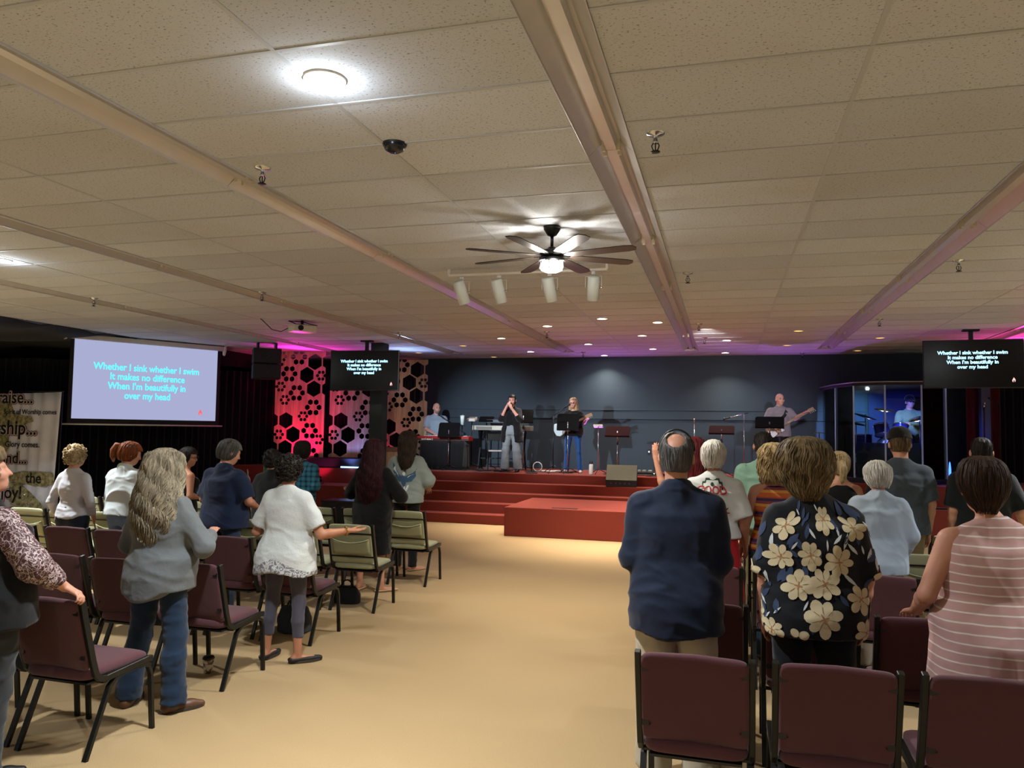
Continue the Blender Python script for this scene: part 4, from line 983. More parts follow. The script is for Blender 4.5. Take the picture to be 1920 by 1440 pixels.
# ------------------------------------------------------------------ chairs
M_BURG = cloth('burgundy_fabric', '56343a', .9, .12, .25, 420, 3); M_GREEN = cloth('sage_fabric', '9c9d7c', .8, .1, .2, 300, 4)
M_FRAME = paint('chair_frame', '1b1d1c', .35, .35); M_TAB = paint('chair_tab', '121316', .4)
SECF = [(-.011, -.016), (.011, -.016), (.011, .016), (-.011, .016)]
def pad(name, mat, t, c, sx, sy, sz, bow=0, axis='z', cq=.28):
    """rounded cushion; superellipse rim, domed"""
    n, m = 18, 14; b = MB(); vs = []
    def se(a, p): return math.copysign(abs(a)**p, a)
    for i in range(m+1):
        ph = -PI/2+PI*i/m; cz = se(math.sin(ph), .55); cr = se(math.cos(ph), .45)
        for j in range(n*2):
            a = PI*j/n; u, v = cr*se(math.cos(a), cq), cr*se(math.sin(a), cq)
            x, y, z = u*sx, v*sy, cz*sz
            if axis == 'z': vs.append((x, y, z+bow*(1-v*v)*0-abs(bow)*max(0, v-.5)**2*4))
            else: vs.append((x, z+bow*(u*u), y))
    k = 2*n; fs = [(i*k+j, i*k+(j+1) % k, (i+1)*k+(j+1) % k, (i+1)*k+j) for i in range(m) for j in range(k)]
    b.add(vs, fs if axis == 'z' else [tuple(reversed(f)) for f in fs], 0, True); o = b.build(name, mat, t); o.location = c; return o
def chair(kind):
    """origin: middle of the chair at the rear feet; faces +y"""
    t = thing('church_chair', 'x', 'chair'); W_ = .242; green = kind == 'green'; fm = M_FRAME
    for sx in (-1, 1):
        x = sx*W_
        b = MB(); up = [(x, -.075, .885), (x, -.055, .80), (x, .02, .53), (x, .045, .455), (x, .075, .425), (x, .12, .415), (x, .44, .435), (x, .475, .43)]
        b.tube(up, 1, sec=[(-.018, -.013), (.018, -.013), (.018, .013), (-.018, .013)], up=(1, 0, 0), smooth=False); b.build('side_frame', fm, t, bevel=.003, seg=1)
        lx = sx*(W_-.004)
        b = MB(); b.tube([(lx, .205, .405), (lx, .15, .36), (lx, .0, .0)], 1, sec=[(-.010, -.014), (.010, -.014), (.010, .014), (-.010, .014)], up=(1, 0, 0), smooth=False); b.build('leg', fm, t)
        b = MB(); b.tube([(lx, .20, .404), (lx, .40, .415), (lx, .452, .39), (lx, .475, .34), (lx, .505, .0)], 1, sec=[(-.010, -.014), (.010, -.014), (.010, .014), (-.010, .014)], up=(1, 0, 0), smooth=False); b.build('leg', fm, t)
    MB().bar((-W_, .12, .395), (W_, .12, .395), .03, .012).build('crossbar', fm, t); MB().bar((-W_, .40, .40), (W_, .40, .40), .03, .012).build('crossbar', fm, t)
    if not green:
        pad('seat', M_BURG, t, (0, .245, .452), .228, .25, .042, .02)
        o = pad('backrest', M_BURG, t, (0, -.018, .685), .230, .208, .024, -.02, 'y', .14); o.rotation_euler = (R(14.5), 0, 0)
        for sx in (-1, 1):
            for z, y in ((.815, -.075), (.56, -.012)):
                b = MB(); b.box((sx*.20-.028 if sx < 0 else sx*.20-.002, y-.012, z-.012), (sx*.20+.002 if sx < 0 else sx*.20+.028, y-.006, z+.012)); b.lathe([(.0005, -.004), (.005, -.003), (.006, 0)], (sx*.195, y-.012, z), 8, axis=(0, -1, 0)); b.build('bracket', M_TAB, t)
        b = MB(); b.box((-.2, .03, .395), (.2, .47, .407)); b.build('seat_pan', M_TAB, t)
    else:
        pad('seat', M_GREEN, t, (0, .25, .452), .228, .245, .036, .02)
        o = pad('backrest', M_GREEN, t, (0, -.025, .685), .228, .205, .018, -.015, 'y', .14); o.rotation_euler = (R(15), 0, 0)
        for z, y in ((.79, -.077), (.555, -.012)):
            MB().bar((-W_, y, z), (W_, y, z), .014, .014).build('back_bar', fm, t)
        b = MB(); vs = []; n = 14
        for k in range(5):
            for i in range(n+1):
                u = -1+2*i/n; zt = .735-.04*(1-u*u); z = .575+(zt-.575)*k/4; y = -.085+.27*(.785-z)*1.0-.006-.022*(1-u*u)*(k/4)**2*.8; vs.append((u*.205, y+.005, z))
        b.add(vs, [(k*(n+1)+i, k*(n+1)+i+1, (k+1)*(n+1)+i+1, (k+1)*(n+1)+i) for k in range(4) for i in range(n)], 0, True)
        o = b.build('back_pocket', M_GREEN, t); so = o.modifiers.new('t', 'SOLIDIFY'); so.thickness = .004
        b = MB(); b.tube([(u*.205, -.085+.27*(.785-(.735-.04*(1-u*u)))-.006-.018*(1-u*u), .737-.04*(1-u*u)) for u in np.linspace(-1, 1, 13)], .0045, 5); b.build('pocket_seam', cloth('seam_cream', 'b9b78f'), t)
        b = MB(); b.box((-.2, .03, .395), (.2, .47, .407)); b.build('seat_pan', M_TAB, t)
    return t
CH = {'burg': chair('burg'), 'green': chair('green')}; used = set(); tree = {}
for c in bpy.data.objects:
    if c.parent: tree.setdefault(c.parent.name, []).append(c)
def place_chair(kind, x, y, rz, label, group=None):
    if kind not in used: o = CH[kind]; used.add(kind)
    else: o = copy_tree(CH[kind], None, tree)
    o.location = (x, y, 0); o.rotation_euler = (0, 0, rz); o['label'] = label
    if group: o['group'] = group
    return o
ROWN = ['nearest row', 'second row', 'third row', 'fourth row', 'fifth row']; ORD = ['aisle', 'second', 'third', 'fourth', 'fifth', 'sixth', 'seventh', 'eighth', 'ninth', 'tenth']
ROWY = [3.59, 4.74, 5.95, 7.13, 8.53]
for side in (-1, 1):
    for r_, (y, n) in enumerate(zip(ROWY, [2, 5, 6, 8, 9] if side < 0 else [4, 5, 6, 6, 7])):
        for k in range(n):
            x = (-3.62-.578*k) if side < 0 else (-.13+.578*k); kind = 'burg' if r_ < 3 else 'green'; jit = ((k*7+r_*3) % 5-2)*.006
            yy = y+jit*2+(0 if side > 0 else -.0*k)
            if side > 0 and r_ == 1: yy -= .10
            col = 'burgundy fabric' if kind == 'burg' else 'sage green fabric'
            lb = '%s chair, %s in the %s of the %s seats' % (col, 'on the aisle' if k == 0 else ORD[k]+' from the aisle', ROWN[r_], 'left' if side < 0 else 'right')
            place_chair(kind, x, yy, R(jit*60), lb, '%s chairs in the %s block' % ('burgundy' if kind == 'burg' else 'sage green', 'left' if side < 0 else 'right'))

# ------------------------------------------------------------------ on the stage
SG = ZS
def stand_tripod(b, x=0, y=0, r=.28, z=0, h=.16, ph=.4, rr=.008):
    for k in range(3):
        a = ph+2*PI*k/3; b.tube([(x, y, z+h), (x+r*math.cos(a), y+r*math.sin(a), z+.012)], rr, 6)
M_STAND = paint('stand_black', '0b0b0c', .8, 0, .1)
def music_stand(px, py, Y, label, w=.5, h=.33, mat=None, rz=0, z0=SG, tilt=20, polemat=None, back=True):
    """desk seen from the front or back; built at the photo position of its desk centre"""
    g = P(px, py, Y); t = thing('music_stand', label, 'music stand', (g.x, Y, z0), rz, 'music stands on the stage'); zc = g.z-z0; mat = mat or M_STAND; pm_ = polemat or M_CHROME
    M = Matrix.Translation((0, 0, zc)) @ Matrix.Rotation(R(tilt), 4, 'X'); b = MB()
    sec = [(-w/2, -h/2), (w/2, -h/2), (w/2+.0, h/2-.03), (w/2-.03, h/2), (-w/2+.03, h/2), (-w/2, h/2-.03)]
    b.prism(sec, -.003, .003, 0, M); b.box((-w/2, -.003, -h/2-.003), (w/2, .05, -h/2+.003), 0, M); b.build('desk', mat, t)
    b = MB(); b.cyl((0, -.02, zc), (0, -.02, zc-.25), .013); b.cyl((0, -.02, zc-.2), (0, -.02, .12), .010); b.build('pole', pm_, t)
    b = MB(); stand_tripod(b, 0, -.02, .26, 0, .14); b.build('base', M_BLACK, t); MB().lathe([(.0005, -.03), (.022, -.03), (.022, .03), (.0005, .03)], (0, -.02, zc-.25), 12).build('knob', M_BLACK, t)
    return t
def mic(b, p, d, mi=0):
    d = Vector(d).normalized(); p = Vector(p); b.lathe([(.0005, -.12), (.012, -.12), (.017, 0), (.0005, .001)], p, 12, mi, axis=d)
def mic_stand(px, py, Y, label, boom=None, z0=SG, round_base=False, rz=0, base_px=None, straight=False, polemat=None):
    g = P(px, py, Y); t = thing('microphone_stand', label, 'microphone stand', (g.x, Y, z0), rz, 'microphone stands on the stage'); zc = g.z-z0
    b = MB(); bx = 0
    if boom:
        e = P(boom[0], boom[1], Y-.1); e = Vector((e.x-g.x, -.1, e.z-z0)); b.cyl((0, 0, zc), (0, 0, .1), .010); t2 = e-Vector((0, 0, zc)); a = Vector((0, 0, zc))-t2*.28
        b.build('pole', polemat or M_BLACK, t); MB().cyl(tuple(a), tuple(e), .008).build('boom', M_CHROME if polemat else M_BLACK, t); q = MB(); mic(q, e+t2.normalized()*.1, t2); q.lathe([(.0005, -.028), (.02, -.02), (.026, 0), (.02, .02), (.0005, .028)], e+t2.normalized()*.12, 12, axis=t2.normalized()); q.build('microphone', M_BLACKP, t)
    else:
        b.cyl((0, 0, zc), (0, 0, .05), .010); b.build('pole', polemat or M_BLACK, t)
        if straight:
            q = MB(); mic(q, (0, -.03, zc+.08), (0, -.5, .9)); q.ball((0, -.035, zc+.095), .026, 6); q.build('microphone', M_CHROME, t)
    b = MB()
    if round_base: b.lathe([(.0005, .0), (.13, .0), (.13, .012), (.11, .022), (.02, .03), (.0005, .03)])
    else: stand_tripod(b, 0, 0, .3, 0, .18)
    b.build('base', M_BLACK if not round_base else paint('iron', '3a3a3e', .4, .5), t)
    return t
music_stand(842, 806, 16.2, 'black music stand in front of the red keyboard', .5, .34, tilt=-18)
music_stand(982, 780, 16.9, 'black music stand just behind the singer with the microphone', .45, .3, tilt=-18)
music_stand(1065, 791, 16.3, 'black music stand in front of the guitar player', .48, .36, tilt=-12)
M_BROWN = paint('stand_brown', '2a1214', .8, 0, .1)
music_stand(1158, 808, 16.2, 'dark brown music stand standing alone right of the small device stand', .52, .24, M_BROWN, R(-6), tilt=-35)
music_stand(1353, 805, 16.8, 'dark brown music stand with nobody at it, left of the bass player', .52, .2, M_BROWN, R(-5), tilt=-40)
music_stand(1443, 791, 16.2, 'black music stand in front of the bass player', .55, .24, None, R(-5), tilt=-30)
mic_stand(1038, 780, 16.2, 'black boom microphone stand in front of the guitar player', (1060, 764))
mic_stand(997, 850, 16.0, 'short microphone stand with round iron base by the singer', round_base=True)
mic_stand(1302, 795, 16.9, 'thin chrome microphone stand behind the balding man in navy', straight=True, polemat=M_CHROME)
mic_stand(1395, 776, 17.1, 'microphone stand with a long level boom, left of the bass player', (1368, 783), polemat=M_CHROME)
mic_stand(1845, 766, 16.6, 'thin microphone stand with a bright microphone under the right television', straight=True)
mic_stand(1872, 757, 16.9, 'boom microphone stand, the rightmost one under the right television', (1862, 751))
# small device on a chrome stand
g = P(1122, 799, 16.3); t = thing('device_stand', 'chrome stand carrying a small grey tablet-sized mixer', 'stand', (g.x, 16.3, SG)); zc = g.z-SG
b = MB(); b.cbox((0, 0, zc), (.2, .14, .04), (R(-15), 0, 0)); b.build('mixer', paint('mixer_grey', 'a5a48c', .5), t, bevel=.006); MB().cyl((0, 0, zc-.02), (0, 0, .1), .012).build('pole', M_CHROME, t)
b = MB(); stand_tripod(b, r=.22, h=.12); b.build('base', M_BLACK, t)

# keyboards
g0, g1 = P(782, 818, 16.55), P(884, 818, 16.3)
t = thing('keyboard_table', 'keyboard stand covered by a hanging black cloth', 'table', ((g0.x+g1.x)/2, 16.5, SG)); hw = .52; zt = g0.z-SG-.09
b = MB(); n = 44; top = [(-hw+.0, .19), (-hw, -.19), (hw, -.19), (hw, .19)]; ring = []
per = [(-hw, .19)]+[(-hw, .19-.38*i/8) for i in range(1, 9)]+[(-hw+2*hw*i/30, -.19) for i in range(1, 31)]+[(hw, -.19+.38*i/8) for i in range(1, 9)]
rows = []
for k in range(6):
    z = zt*(1-k/5)+.004*k; rows.append([(x*(1+.06*k/5*math.sin(i*1.1)), y-.05*(k/5)*(.5+.5*math.sin(i*1.5)) if y < .15 else y, z) for i, (x, y) in enumerate(per)])
m = len(per); b.add([p for r in rows for p in r], [(k*m+i, (k+1)*m+i, (k+1)*m+i+1, k*m+i+1) for k in range(5) for i in range(m-1)], 0, True)
b.add([(-hw, .19, zt), (-hw, -.19, zt), (hw, -.19, zt), (hw, .19, zt)], [(0, 1, 2, 3)]); o = b.build('cloth', cloth('table_black', '17181a', .9, .2, .3, 300, 4), t); so = o.modifiers.new('t', 'SOLIDIFY'); so.thickness = .006
M_KRED = paint('keyboard_red', '9c1a1c', .35)
t = thing('keyboard', 'red stage keyboard on the cloth covered stand', 'keyboard', ((g0.x+g1.x)/2, 16.5, SG+zt+.005), 0)
MB().box((-.62, -.15, 0), (.62, .16, .10)).build('body', M_KRED, t, bevel=.01); b = MB(); b.box((-.5, -.02, .100), (.54, .15, .112)); b.build('white_keys', M_WHITE, t)
b = MB()
for k in range(36):
    if k % 7 not in (2, 6): b.box((-.5+.029*k+.018, .02-.02, .112), (-.5+.029*k+.031, .08, .122))
b.build('black_keys', M_BLACKP, t)
b = MB(); b.box((-.62, -.156, .004), (.62, -.15, .048)); b.build('rear_panel', paint('kb_panel', '3a0c0d', .4), t)
o = text_part('lettering', 'nord stage 2', .055, paint('kb_white', 'f2efe8', .5), t, (-.37, -.160, .012), .001)
# silver synthesizers on an X stand
g = P(942, 803, 17.2); t = thing('synthesizer', 'long silver synthesizer on a black stand behind the singer', 'synthesizer', (g.x, 17.2, SG), 0); zc = g.z-SG; hw = (P(999, 803, 17.2).x-P(889, 803, 17.2).x)/2
MB().box((-hw, -.15, zc-.05), (hw, .15, zc+.06)).build('body', paint('silver', 'a8a79c', .4, .3), t, bevel=.01)
b = MB(); b.box((-hw+.12, -.158, zc-.035), (-hw+.5, -.15, zc+.035)); b.box((.1, -.158, zc-.035), (hw-.12, -.15, zc+.035)); b.build('front_panel', paint('panel_grey', '6e6e68', .5), t)
for x in (-hw*.75, hw*.75):
    b = MB(); b.bar((x, -.15, 0), (x, .12, zc-.05), .03, .03); b.bar((x, .15, 0), (x, -.12, zc-.05), .03, .03); b.build('stand_leg', M_BLACK, t)
MB().bar((-hw*.75, 0, .25), (hw*.75, 0, .25), .03, .03).build('stand_bar', M_BLACK, t)
tag(MB().box((g.x-.35, 17.06, SG+zc+.12), (g.x+.25, 17.34, SG+zc+.2)).build('synthesizer', paint('synth_blue', '3a4a58', .4), bevel=.01), 'small dark blue-grey synthesizer stacked on top of the silver one', 'synthesizer')
b = MB(); b.box((g.x-.3, 17.1, SG+zc+.06), (g.x-.26, 17.3, SG+zc+.12)); b.box((g.x+.16, 17.1, SG+zc+.06), (g.x+.2, 17.3, SG+zc+.12)); o = b.build('second_tier', M_BLACK, t); o.location = (-g.x, -17.2, -SG)
g = P(912, 786, 17.1); t = thing('laptop_stand', 'black angled tablet stand left of the singer', 'stand', (g.x, 17.1, SG)); zc = g.z-SG
MB().cbox((0, 0, zc), (.34, .03, .16), (R(-50), 0, R(0))).build('tray', M_BLACK, t); MB().cyl((0, 0.02, zc), (0, 0.02, .1), .012).build('pole', M_BLACK, t); b = MB(); stand_tripod(b, r=.25); b.build('base', M_BLACK, t)
# white mixer on a stand, tumbler
g = P(885, 786, 16.9); t = thing('small_mixer', 'small white mixer on a thin black stand beside the keyboard player', 'mixer', (g.x, 16.9, SG)); zc = g.z-SG
MB().cbox((0, 0, zc), (.2, .2, .06), (R(15), 0, 0)).build('mixer', M_WHITE, t, bevel=.01); MB().cyl((0, 0, zc-.02), (0, 0, .1), .011).build('pole', M_BLACK, t); b = MB(); stand_tripod(b); b.build('base', M_BLACK, t)
b = MB()
for k in range(5): b.lathe([(.0005, 0), (.012, 0), (.01, .018), (.0005, .018)], (-.07+.035*k, -.02, zc+.03), 8)
b.build('knobs', M_BLACKP, t)
g = P(868, 797, 16.5); t = thing('tumbler', 'white insulated tumbler with straw next to the keyboard player', 'cup', (g.x, 16.45, g.z), group=None)
MB().lathe([(.0005, 0), (.032, 0), (.045, .17), (.047, .2), (.0005, .2)]).build('body', paint('tumbler_white', 'cfe6e6', .4), t); MB().lathe([(.0005, .2), (.05, .2), (.05, .215), (.0005, .22)]).build('lid', M_WHITE, t); MB().cyl((.01, 0, .2), (.018, 0, .27), .004).build('straw', M_CHROME, t)
t = thing('tumbler_shelf', 'slim black pole shelf under the white tumbler', 'stand', (g.x, 16.45, SG)); zz = g.z-SG
MB().lathe([(.0005, -.015), (.07, -.015), (.07, 0), (.0005, 0)], (0, 0, zz), 20).build('shelf', M_BLACK, t); MB().cyl((0, 0, 0.1), (0, 0, zz-.01), .01).build('pole', M_BLACK, t); b = MB(); stand_tripod(b, r=.18, h=.12); b.build('base', M_BLACK, t)
# folding chair
g = G(925, 872, SG); t = thing('folding_chair', 'folding chair with grey seat standing left of the singer', 'chair', (P(932, 828, 16.8).x, 16.8, SG), R(20))
MB().box((-.2, -.2, .42), (.2, .2, .45)).build('seat', paint('seat_grey', 'b0aca8', .5), t, bevel=.015)
for sx in (-1, 1):
    MB().tube([(sx*.21, -.22, 0), (sx*.21, .20, .55), (sx*.20, .27, .82)], .011).build('leg', M_BLACK, t); MB().tube([(sx*.19, .25, 0), (sx*.19, -.16, .43)], .011).build('leg', M_BLACK, t)
MB().cyl((-.2, -.12, .14), (.2, -.12, .14), .008).build('rung', M_BLACK, t); MB().box((-.2, .24, .66), (.2, .265, .82)).build('backrest', M_BLACK, t, bevel=.01)
# stool for the keyboard player
def stool(x, y, z0, h, label):
    t = thing('stool', label, 'stool', (x, y, z0)); MB().lathe([(.0005, -.06), (.15, -.06), (.165, -.04), (.16, -.005), (.0005, 0)], (0, 0, h), 20).build('seat', M_BLACKP, t)
    for k in range(4):
        a = PI/4+PI*k/2; MB().cyl((.1*math.cos(a), .1*math.sin(a), h-.05), (.2*math.cos(a), .2*math.sin(a), 0), .012).build('leg', M_BLACK, t)
# monitor wedge
g = P(1166, 885, 15.6); t = thing('floor_monitor', 'stage floor monitor with a pale grille, sitting on the top step', 'loudspeaker', (g.x, 15.58, .745), R(3))
b = MB(); b.add([(-.30, -.155, 0), (.30, -.155, 0), (.30, .15, 0), (-.30, .15, 0), (-.31, -.155, .13), (.31, -.155, .13), (.31, .12, .42), (-.31, .12, .42), (-.31, .15, .40), (.31, .15, .40)], [(0, 3, 2, 1), (0, 1, 5, 4), (4, 5, 6, 7), (7, 6, 9, 8), (8, 9, 2, 3), (1, 2, 9, 6, 5), (0, 4, 7, 8, 3)]); b.build('cabinet', M_SPK, t, bevel=.008)
b = MB(); b.add([(-.30, -.158, .135), (.30, -.158, .135), (.30, .115, .425), (-.30, .115, .425), (-.30, -.145, .128), (.30, -.145, .128), (.30, .125, .415), (-.30, .125, .415)], [(0, 1, 2, 3), (4, 7, 6, 5), (0, 4, 5, 1), (1, 5, 6, 2), (2, 6, 7, 3), (3, 7, 4, 0)]); b.build('grille', paint('grille_pale', '55543f', .7, 0, bump=.3, scale=400), t)
b = MB()
for k in range(5): b.lathe([(.0005, 0), (.014, 0), (.012, -.012), (.0005, -.012)], (-.2+.09*k, -.155, .065), 10, axis=(0, 1, 0))
b.build('sockets', paint('socket', '4a4a4a', .3, .5), t)
# bottle
g = P(1109, 880, 16.2); t = thing('water_bottle', 'white water bottle with black handle standing on the stage floor', 'bottle', (g.x, 16.15, SG))
MB().lathe([(.0005, 0), (.042, 0), (.044, .02), (.044, .2), (.03, .225), (.0005, .226)]).build('body', M_WHITE, t); b = MB(); b.lathe([(.0005, .225), (.032, .225), (.03, .26), (.0005, .262)]); b.tube([(-.03, 0, .24), (-.03, 0, .29), (.03, 0, .29), (.03, 0, .24)], .007); b.build('lid', M_BLACKP, t)
# pedal board
g = P(1196, 866, 16.7); t = thing('pedal_board', 'black effects pedal board with small glowing lights', 'pedal board', (g.x, 16.7, SG))
MB().box((-.3, -.15, 0), (.35, .15, .06)).build('board', M_BLACKP, t, bevel=.01)
for k in range(5): MB().box((-.26+.12*k, -.1, .06), (-.18+.12*k, .06, .10)).build('pedal', paint('pedal', ['a8a8a0', '5a5e66', '8a8c80', '3a3a40', '9a958a'][k], .4), t, bevel=.006)
g2 = P(1250, 868, 16.5); t = thing('pedal_board', 'pedal board with a row of yellow and green lights, next to the navy man', 'pedal board', (g2.x+.1, 16.5, SG))
MB().box((-.4, -.1, 0), (.45, .1, .05)).build('board', M_BLACKP, t, bevel=.01)
for k in range(7): MB().ball((-.35+.12*k, -.105, .045), .010, 4).build('indicator', emit('led_yellow', 'ffe27a', 4) if k % 2 else emit('led_green', '8dffb0', 4), t)
# cables, one tangle each
rr = random.Random(11)
for i, (px, Y, lb, w_) in enumerate([(905, 16.4, 'tangle of black cables on the stage by the keyboard stand', .7), (1035, 16.6, 'black cable loops around the guitar player\'s stand', .7), (1185, 16.3, 'black cables lying behind the floor monitor', .6), (1375, 16.3, 'black cable by the empty brown music stand', .4)]):
    g = P(px, 870, Y); b = MB(); pts = []
    for k in range(60): pts.append((g.x+w_*math.sin(k*.35+i)*rr.uniform(.5, 1), Y+.28*math.cos(k*.53+i*2)*rr.uniform(.4, 1), SG+.010+.008*(k % 3)))
    sm = []
    for a_, b_ in zip(pts, pts[1:]): sm += [tuple(Vector(a_).lerp(Vector(b_), q)) for q in (0, .33, .66)]
    b.tube(sm, .007, 5); tag(b.build('cable', M_BLACKP), lb, 'cable', 'cables on the stage floor')
g = P(1008, 868, 16.7); b = MB(); b.tube([(g.x+.1*math.cos(a), 16.7, SG+.11+.1*math.sin(a)) for a in np.linspace(-1.4, 4.9, 22)], .009, 6); b.tube([(g.x+.1+.08*k, 16.65+.05*math.sin(k*2), SG+.02) for k in range(7)], .02, 6); tag(b.build('cable', M_WHITE), 'coiled white cable lying between the singer and the guitar player', 'cable')
g = P(1217, 847, YW); t = thing('wall_outlet', 'small white lit outlet low on the dark back wall', 'outlet', (g.x, YW, g.z)); MB().box((-.035, -.012, -.055), (.035, 0, .055)).build('plate', M_BLACKP, t, bevel=.004); MB().box((-.014, -.016, -.016), (.014, -.012, .016)).build('socket', emit('outlet_lit', 'ffffff', 1.5), t)

# left end of the stage: tripod lamp stand, box, light bar, par can, flags
g = P(703, 800, 15.2); t = thing('tripod', 'black tripod with a camera head in front of the left pillar', 'tripod', (g.x, 15.3, .6)); zc = 1.98-.6
b = MB(); b.cyl((0, 0, zc-.1), (0, 0, .5), .018); b.build('column', M_BLACK, t)
for k in range(3):
    a = PI/2+2*PI*k/3; MB().tube([(0, 0, .95), (.42*math.cos(a), .25*math.sin(a), 0)], .012).build('leg', M_BLACK, t)
b = MB(); b.box((-.06, -.05, zc-.1), (.06, .05, zc)); b.tube([(-.1, 0, zc-.06), (.1, 0, zc-.04)], .02); b.ball((.02, -.02, zc+.07), .04, 6); b.build('head', M_BLACK, t)
g = P(729, 855, 15.95); t = thing('lectern', 'pale wooden lectern box behind the woman with dark red hair', 'lectern', (g.x, 16.1, SG)); b = MB(); b.box((-.16, -.16, 0), (.16, .16, .42)); b.build('box', woodmat('lectern_wood', 'b59c74', 'e0cda6'), t, bevel=.006); MB().cbox((0, 0, .44), (.4, .36, .025), (R(12), 0, 0)).build('top', woodmat('lectern_wood2', '6a5638', '8a7250'), t, bevel=.004)
g = P(660, 868, 15.9); t = thing('light_bar', 'glowing blue LED light bar lying on the stage floor', 'light bar', (-8.05, 15.79, SG))
MB().box((-.30, -.03, 0), (.30, .03, .05)).build('housing', M_BLACK, t, bevel=.005); MB().box((-.28, -.034, .012), (.28, -.03, .042)).build('strip', emit('led_blue_bar', '6aa2ff', 5), t)
l = point_light('light_bar_lamp', (0, -.08, .06), 1.2, (.3, .5, 1), .05); l.parent = t
g = P(603, 885, 15.3); t = thing('par_light', 'small black floor lamp shining magenta on the stage block', 'stage lamp', (-8.6, 15.3, .60))
b = MB(); b.lathe([(.0005, .0), (.06, 0), (.07, .1), (.062, .1), (.055, .085), (.0005, .08)], (0, 0, .05), 20, axis=(-.5, .5, .8)); b.build('can', M_BLACK, t); b = MB(); b.tube([(-.1, 0, .08), (-.1, 0, 0), (.1, 0, 0), (.1, 0, .08)], .008, 6); b.build('yoke', M_BLACK, t)
MB().lathe([(.0005, .086), (.054, .088)], (0, 0, .05), 20, axis=(-.5, .5, .8)).build('lens', emit('lens_magenta', 'ff2a8c', 12), t)
l = spot_light('par_light_lamp', (-.05, .05, .16), (-.6, .7, 1.1), 14, (1, .05, .35), 120, .6, .03); l.parent = t
def flag(x, y, z0, ang, h, cols, label):
    t = thing('flag', label, 'flag', (x, y, z0), 0, None); d = Vector((math.sin(ang), 0, math.cos(ang))); MB().cyl((0, 0, 0), tuple(d*h), .009).build('pole', woodmat('pole_wood', '9b8a6a', 'c9b48c'), t)
    q = N('flag_cloth'); q.set(.8); sp = q.n('ShaderNodeSeparateXYZ'); q.l(q.co(), sp.inputs[0]); b = MB(); vs = []; n = 16
    for k in range(9):
        for i in range(n+1):
            u, v = i/n, k/8; p = d*(h-.03-.45*v); vs.append((p.x+.02+u*.05+.10*u*v+.02*math.sin(u*9)*v, p.y-.03*math.sin(u*10+v*2), p.z-u*.32))
    fs = []; b2 = MB(); 
    for k in range(8):
        for i in range(n): b.add([], [], 0)
    b.v = vs; b.f = [(k*(n+1)+i, k*(n+1)+i+1, (k+1)*(n+1)+i+1, (k+1)*(n+1)+i) for k in range(8) for i in range(n)]; b.mi = [min(len(cols)-1, int(i/n*len(cols))) for k in range(8) for i in range(n)]; b.sm = [True]*len(b.f)
    o = b.build('cloth', [cloth('flag_'+c, c, .8, .08, .1) for c in cols], t); so = o.modifiers.new('t', 'SOLIDIFY'); so.thickness = .003
    MB().lathe([(.0005, 0), (.08, 0), (.06, .03), (.02, .08), (.0005, .08)]).build('foot', M_BLACK, t)
g = P(498, 856, 12.5); flag(g.x-.1, 12.5, 0, R(4), g.z, ['1e7a58', 'd6d6d6'], 'green and white flag on a wooden pole in front of the stage block')
g = P(483, 880, 12.4); flag(g.x-.1, 12.4, 0, R(-6), g.z, ['d8d2c8', '8c8c90'], 'pale furled flag beside the green and white flag')

x0, x1 = P(612, 940, 13.7).x, P(690, 940, 13.7).x; t = thing('equipment_case', 'low black equipment case on the carpet in front of the stage block', 'case', ((x0+x1)/2, 13.7, 0))
MB().box((-(x1-x0)/2, -.2, 0), ((x1-x0)/2, .25, .43)).build('body', paint('case_teal', '10191c', .6), t, bevel=.01); MB().box((-(x1-x0)/2-.005, -.205, .40), ((x1-x0)/2+.005, .255, .44)).build('lid', M_BLACK, t, bevel=.005)
# ------------------------------------------------------------------ drum booth
DB = [(2.18, 16.95), (2.42, 16.25), (2.93, 15.98), (3.56, 15.98), (4.12, 16.6)]; zb, zt = SG+.09, 2.80
t = thing('drum_booth', 'clear panelled drum booth with a dark lid at the right of the stage', 'drum booth', (0, 0, 0))
def polyring(pts, z0, z1): 
    n = len(pts); return [(x, y, z0) for x, y in pts]+[(x, y, z1) for x, y in pts], [tuple(reversed(range(n))), tuple(range(n, 2*n))]+[(i, (i+1) % n, (i+1) % n+n, i+n) for i in range(n)]
ext = [(2.05, 17.9)]+DB+[(4.25, 17.9)]; c_ = Vector((3.15, 17.2))
big = [((x-c_.x)*1.05+c_.x, (y-c_.y)*1.05+c_.y) for x, y in ext]
b = MB(); b.add(*polyring(big, SG, zb)); b.build('floor_base', paint('booth_base', '23262c', .6), t, bevel=.01)
b = MB(); b.add(*polyring(big, zt, zt+.06)); b.build('lid', paint('booth_lid', '1a1c22', .8), t, bevel=.006)
b = MB(); pts = [(x, y, zt+.062) for x, y in big[0:6]]; b.tube(pts, .012, 6); b.build('lid_edge', paint('edge_pale', '9a9ca0', .4, .4), t)
q = N('booth_glass'); q.base((.78, .9, .97, 1)); q.set(.03); q.b.inputs['Transmission Weight'].default_value = 1; q.b.inputs['IOR'].default_value = 1.15; M_GLASS = q.m
tr_ = q.n('ShaderNodeBsdfTransparent'); tr_.inputs[0].default_value = (.80, .9, .96, 1); gl = q.n('ShaderNodeBsdfGlossy'); gl.inputs['Roughness'].default_value = .02; mx = q.n('ShaderNodeMixShader'); fr_ = q.n('ShaderNodeFresnel', i_IOR=1.45)
q.l(fr_.outputs[0], mx.inputs[0]); q.l(tr_.outputs[0], mx.inputs[1]); q.l(gl.outputs[0], mx.inputs[2]); q.l(mx.outputs[0], q.out.inputs[0])
M_EDGE = paint('acrylic_edge', 'a9bfe6', .25, .3)
wall = [(2.05, 17.9)]+DB+[(4.25, 17.9)]
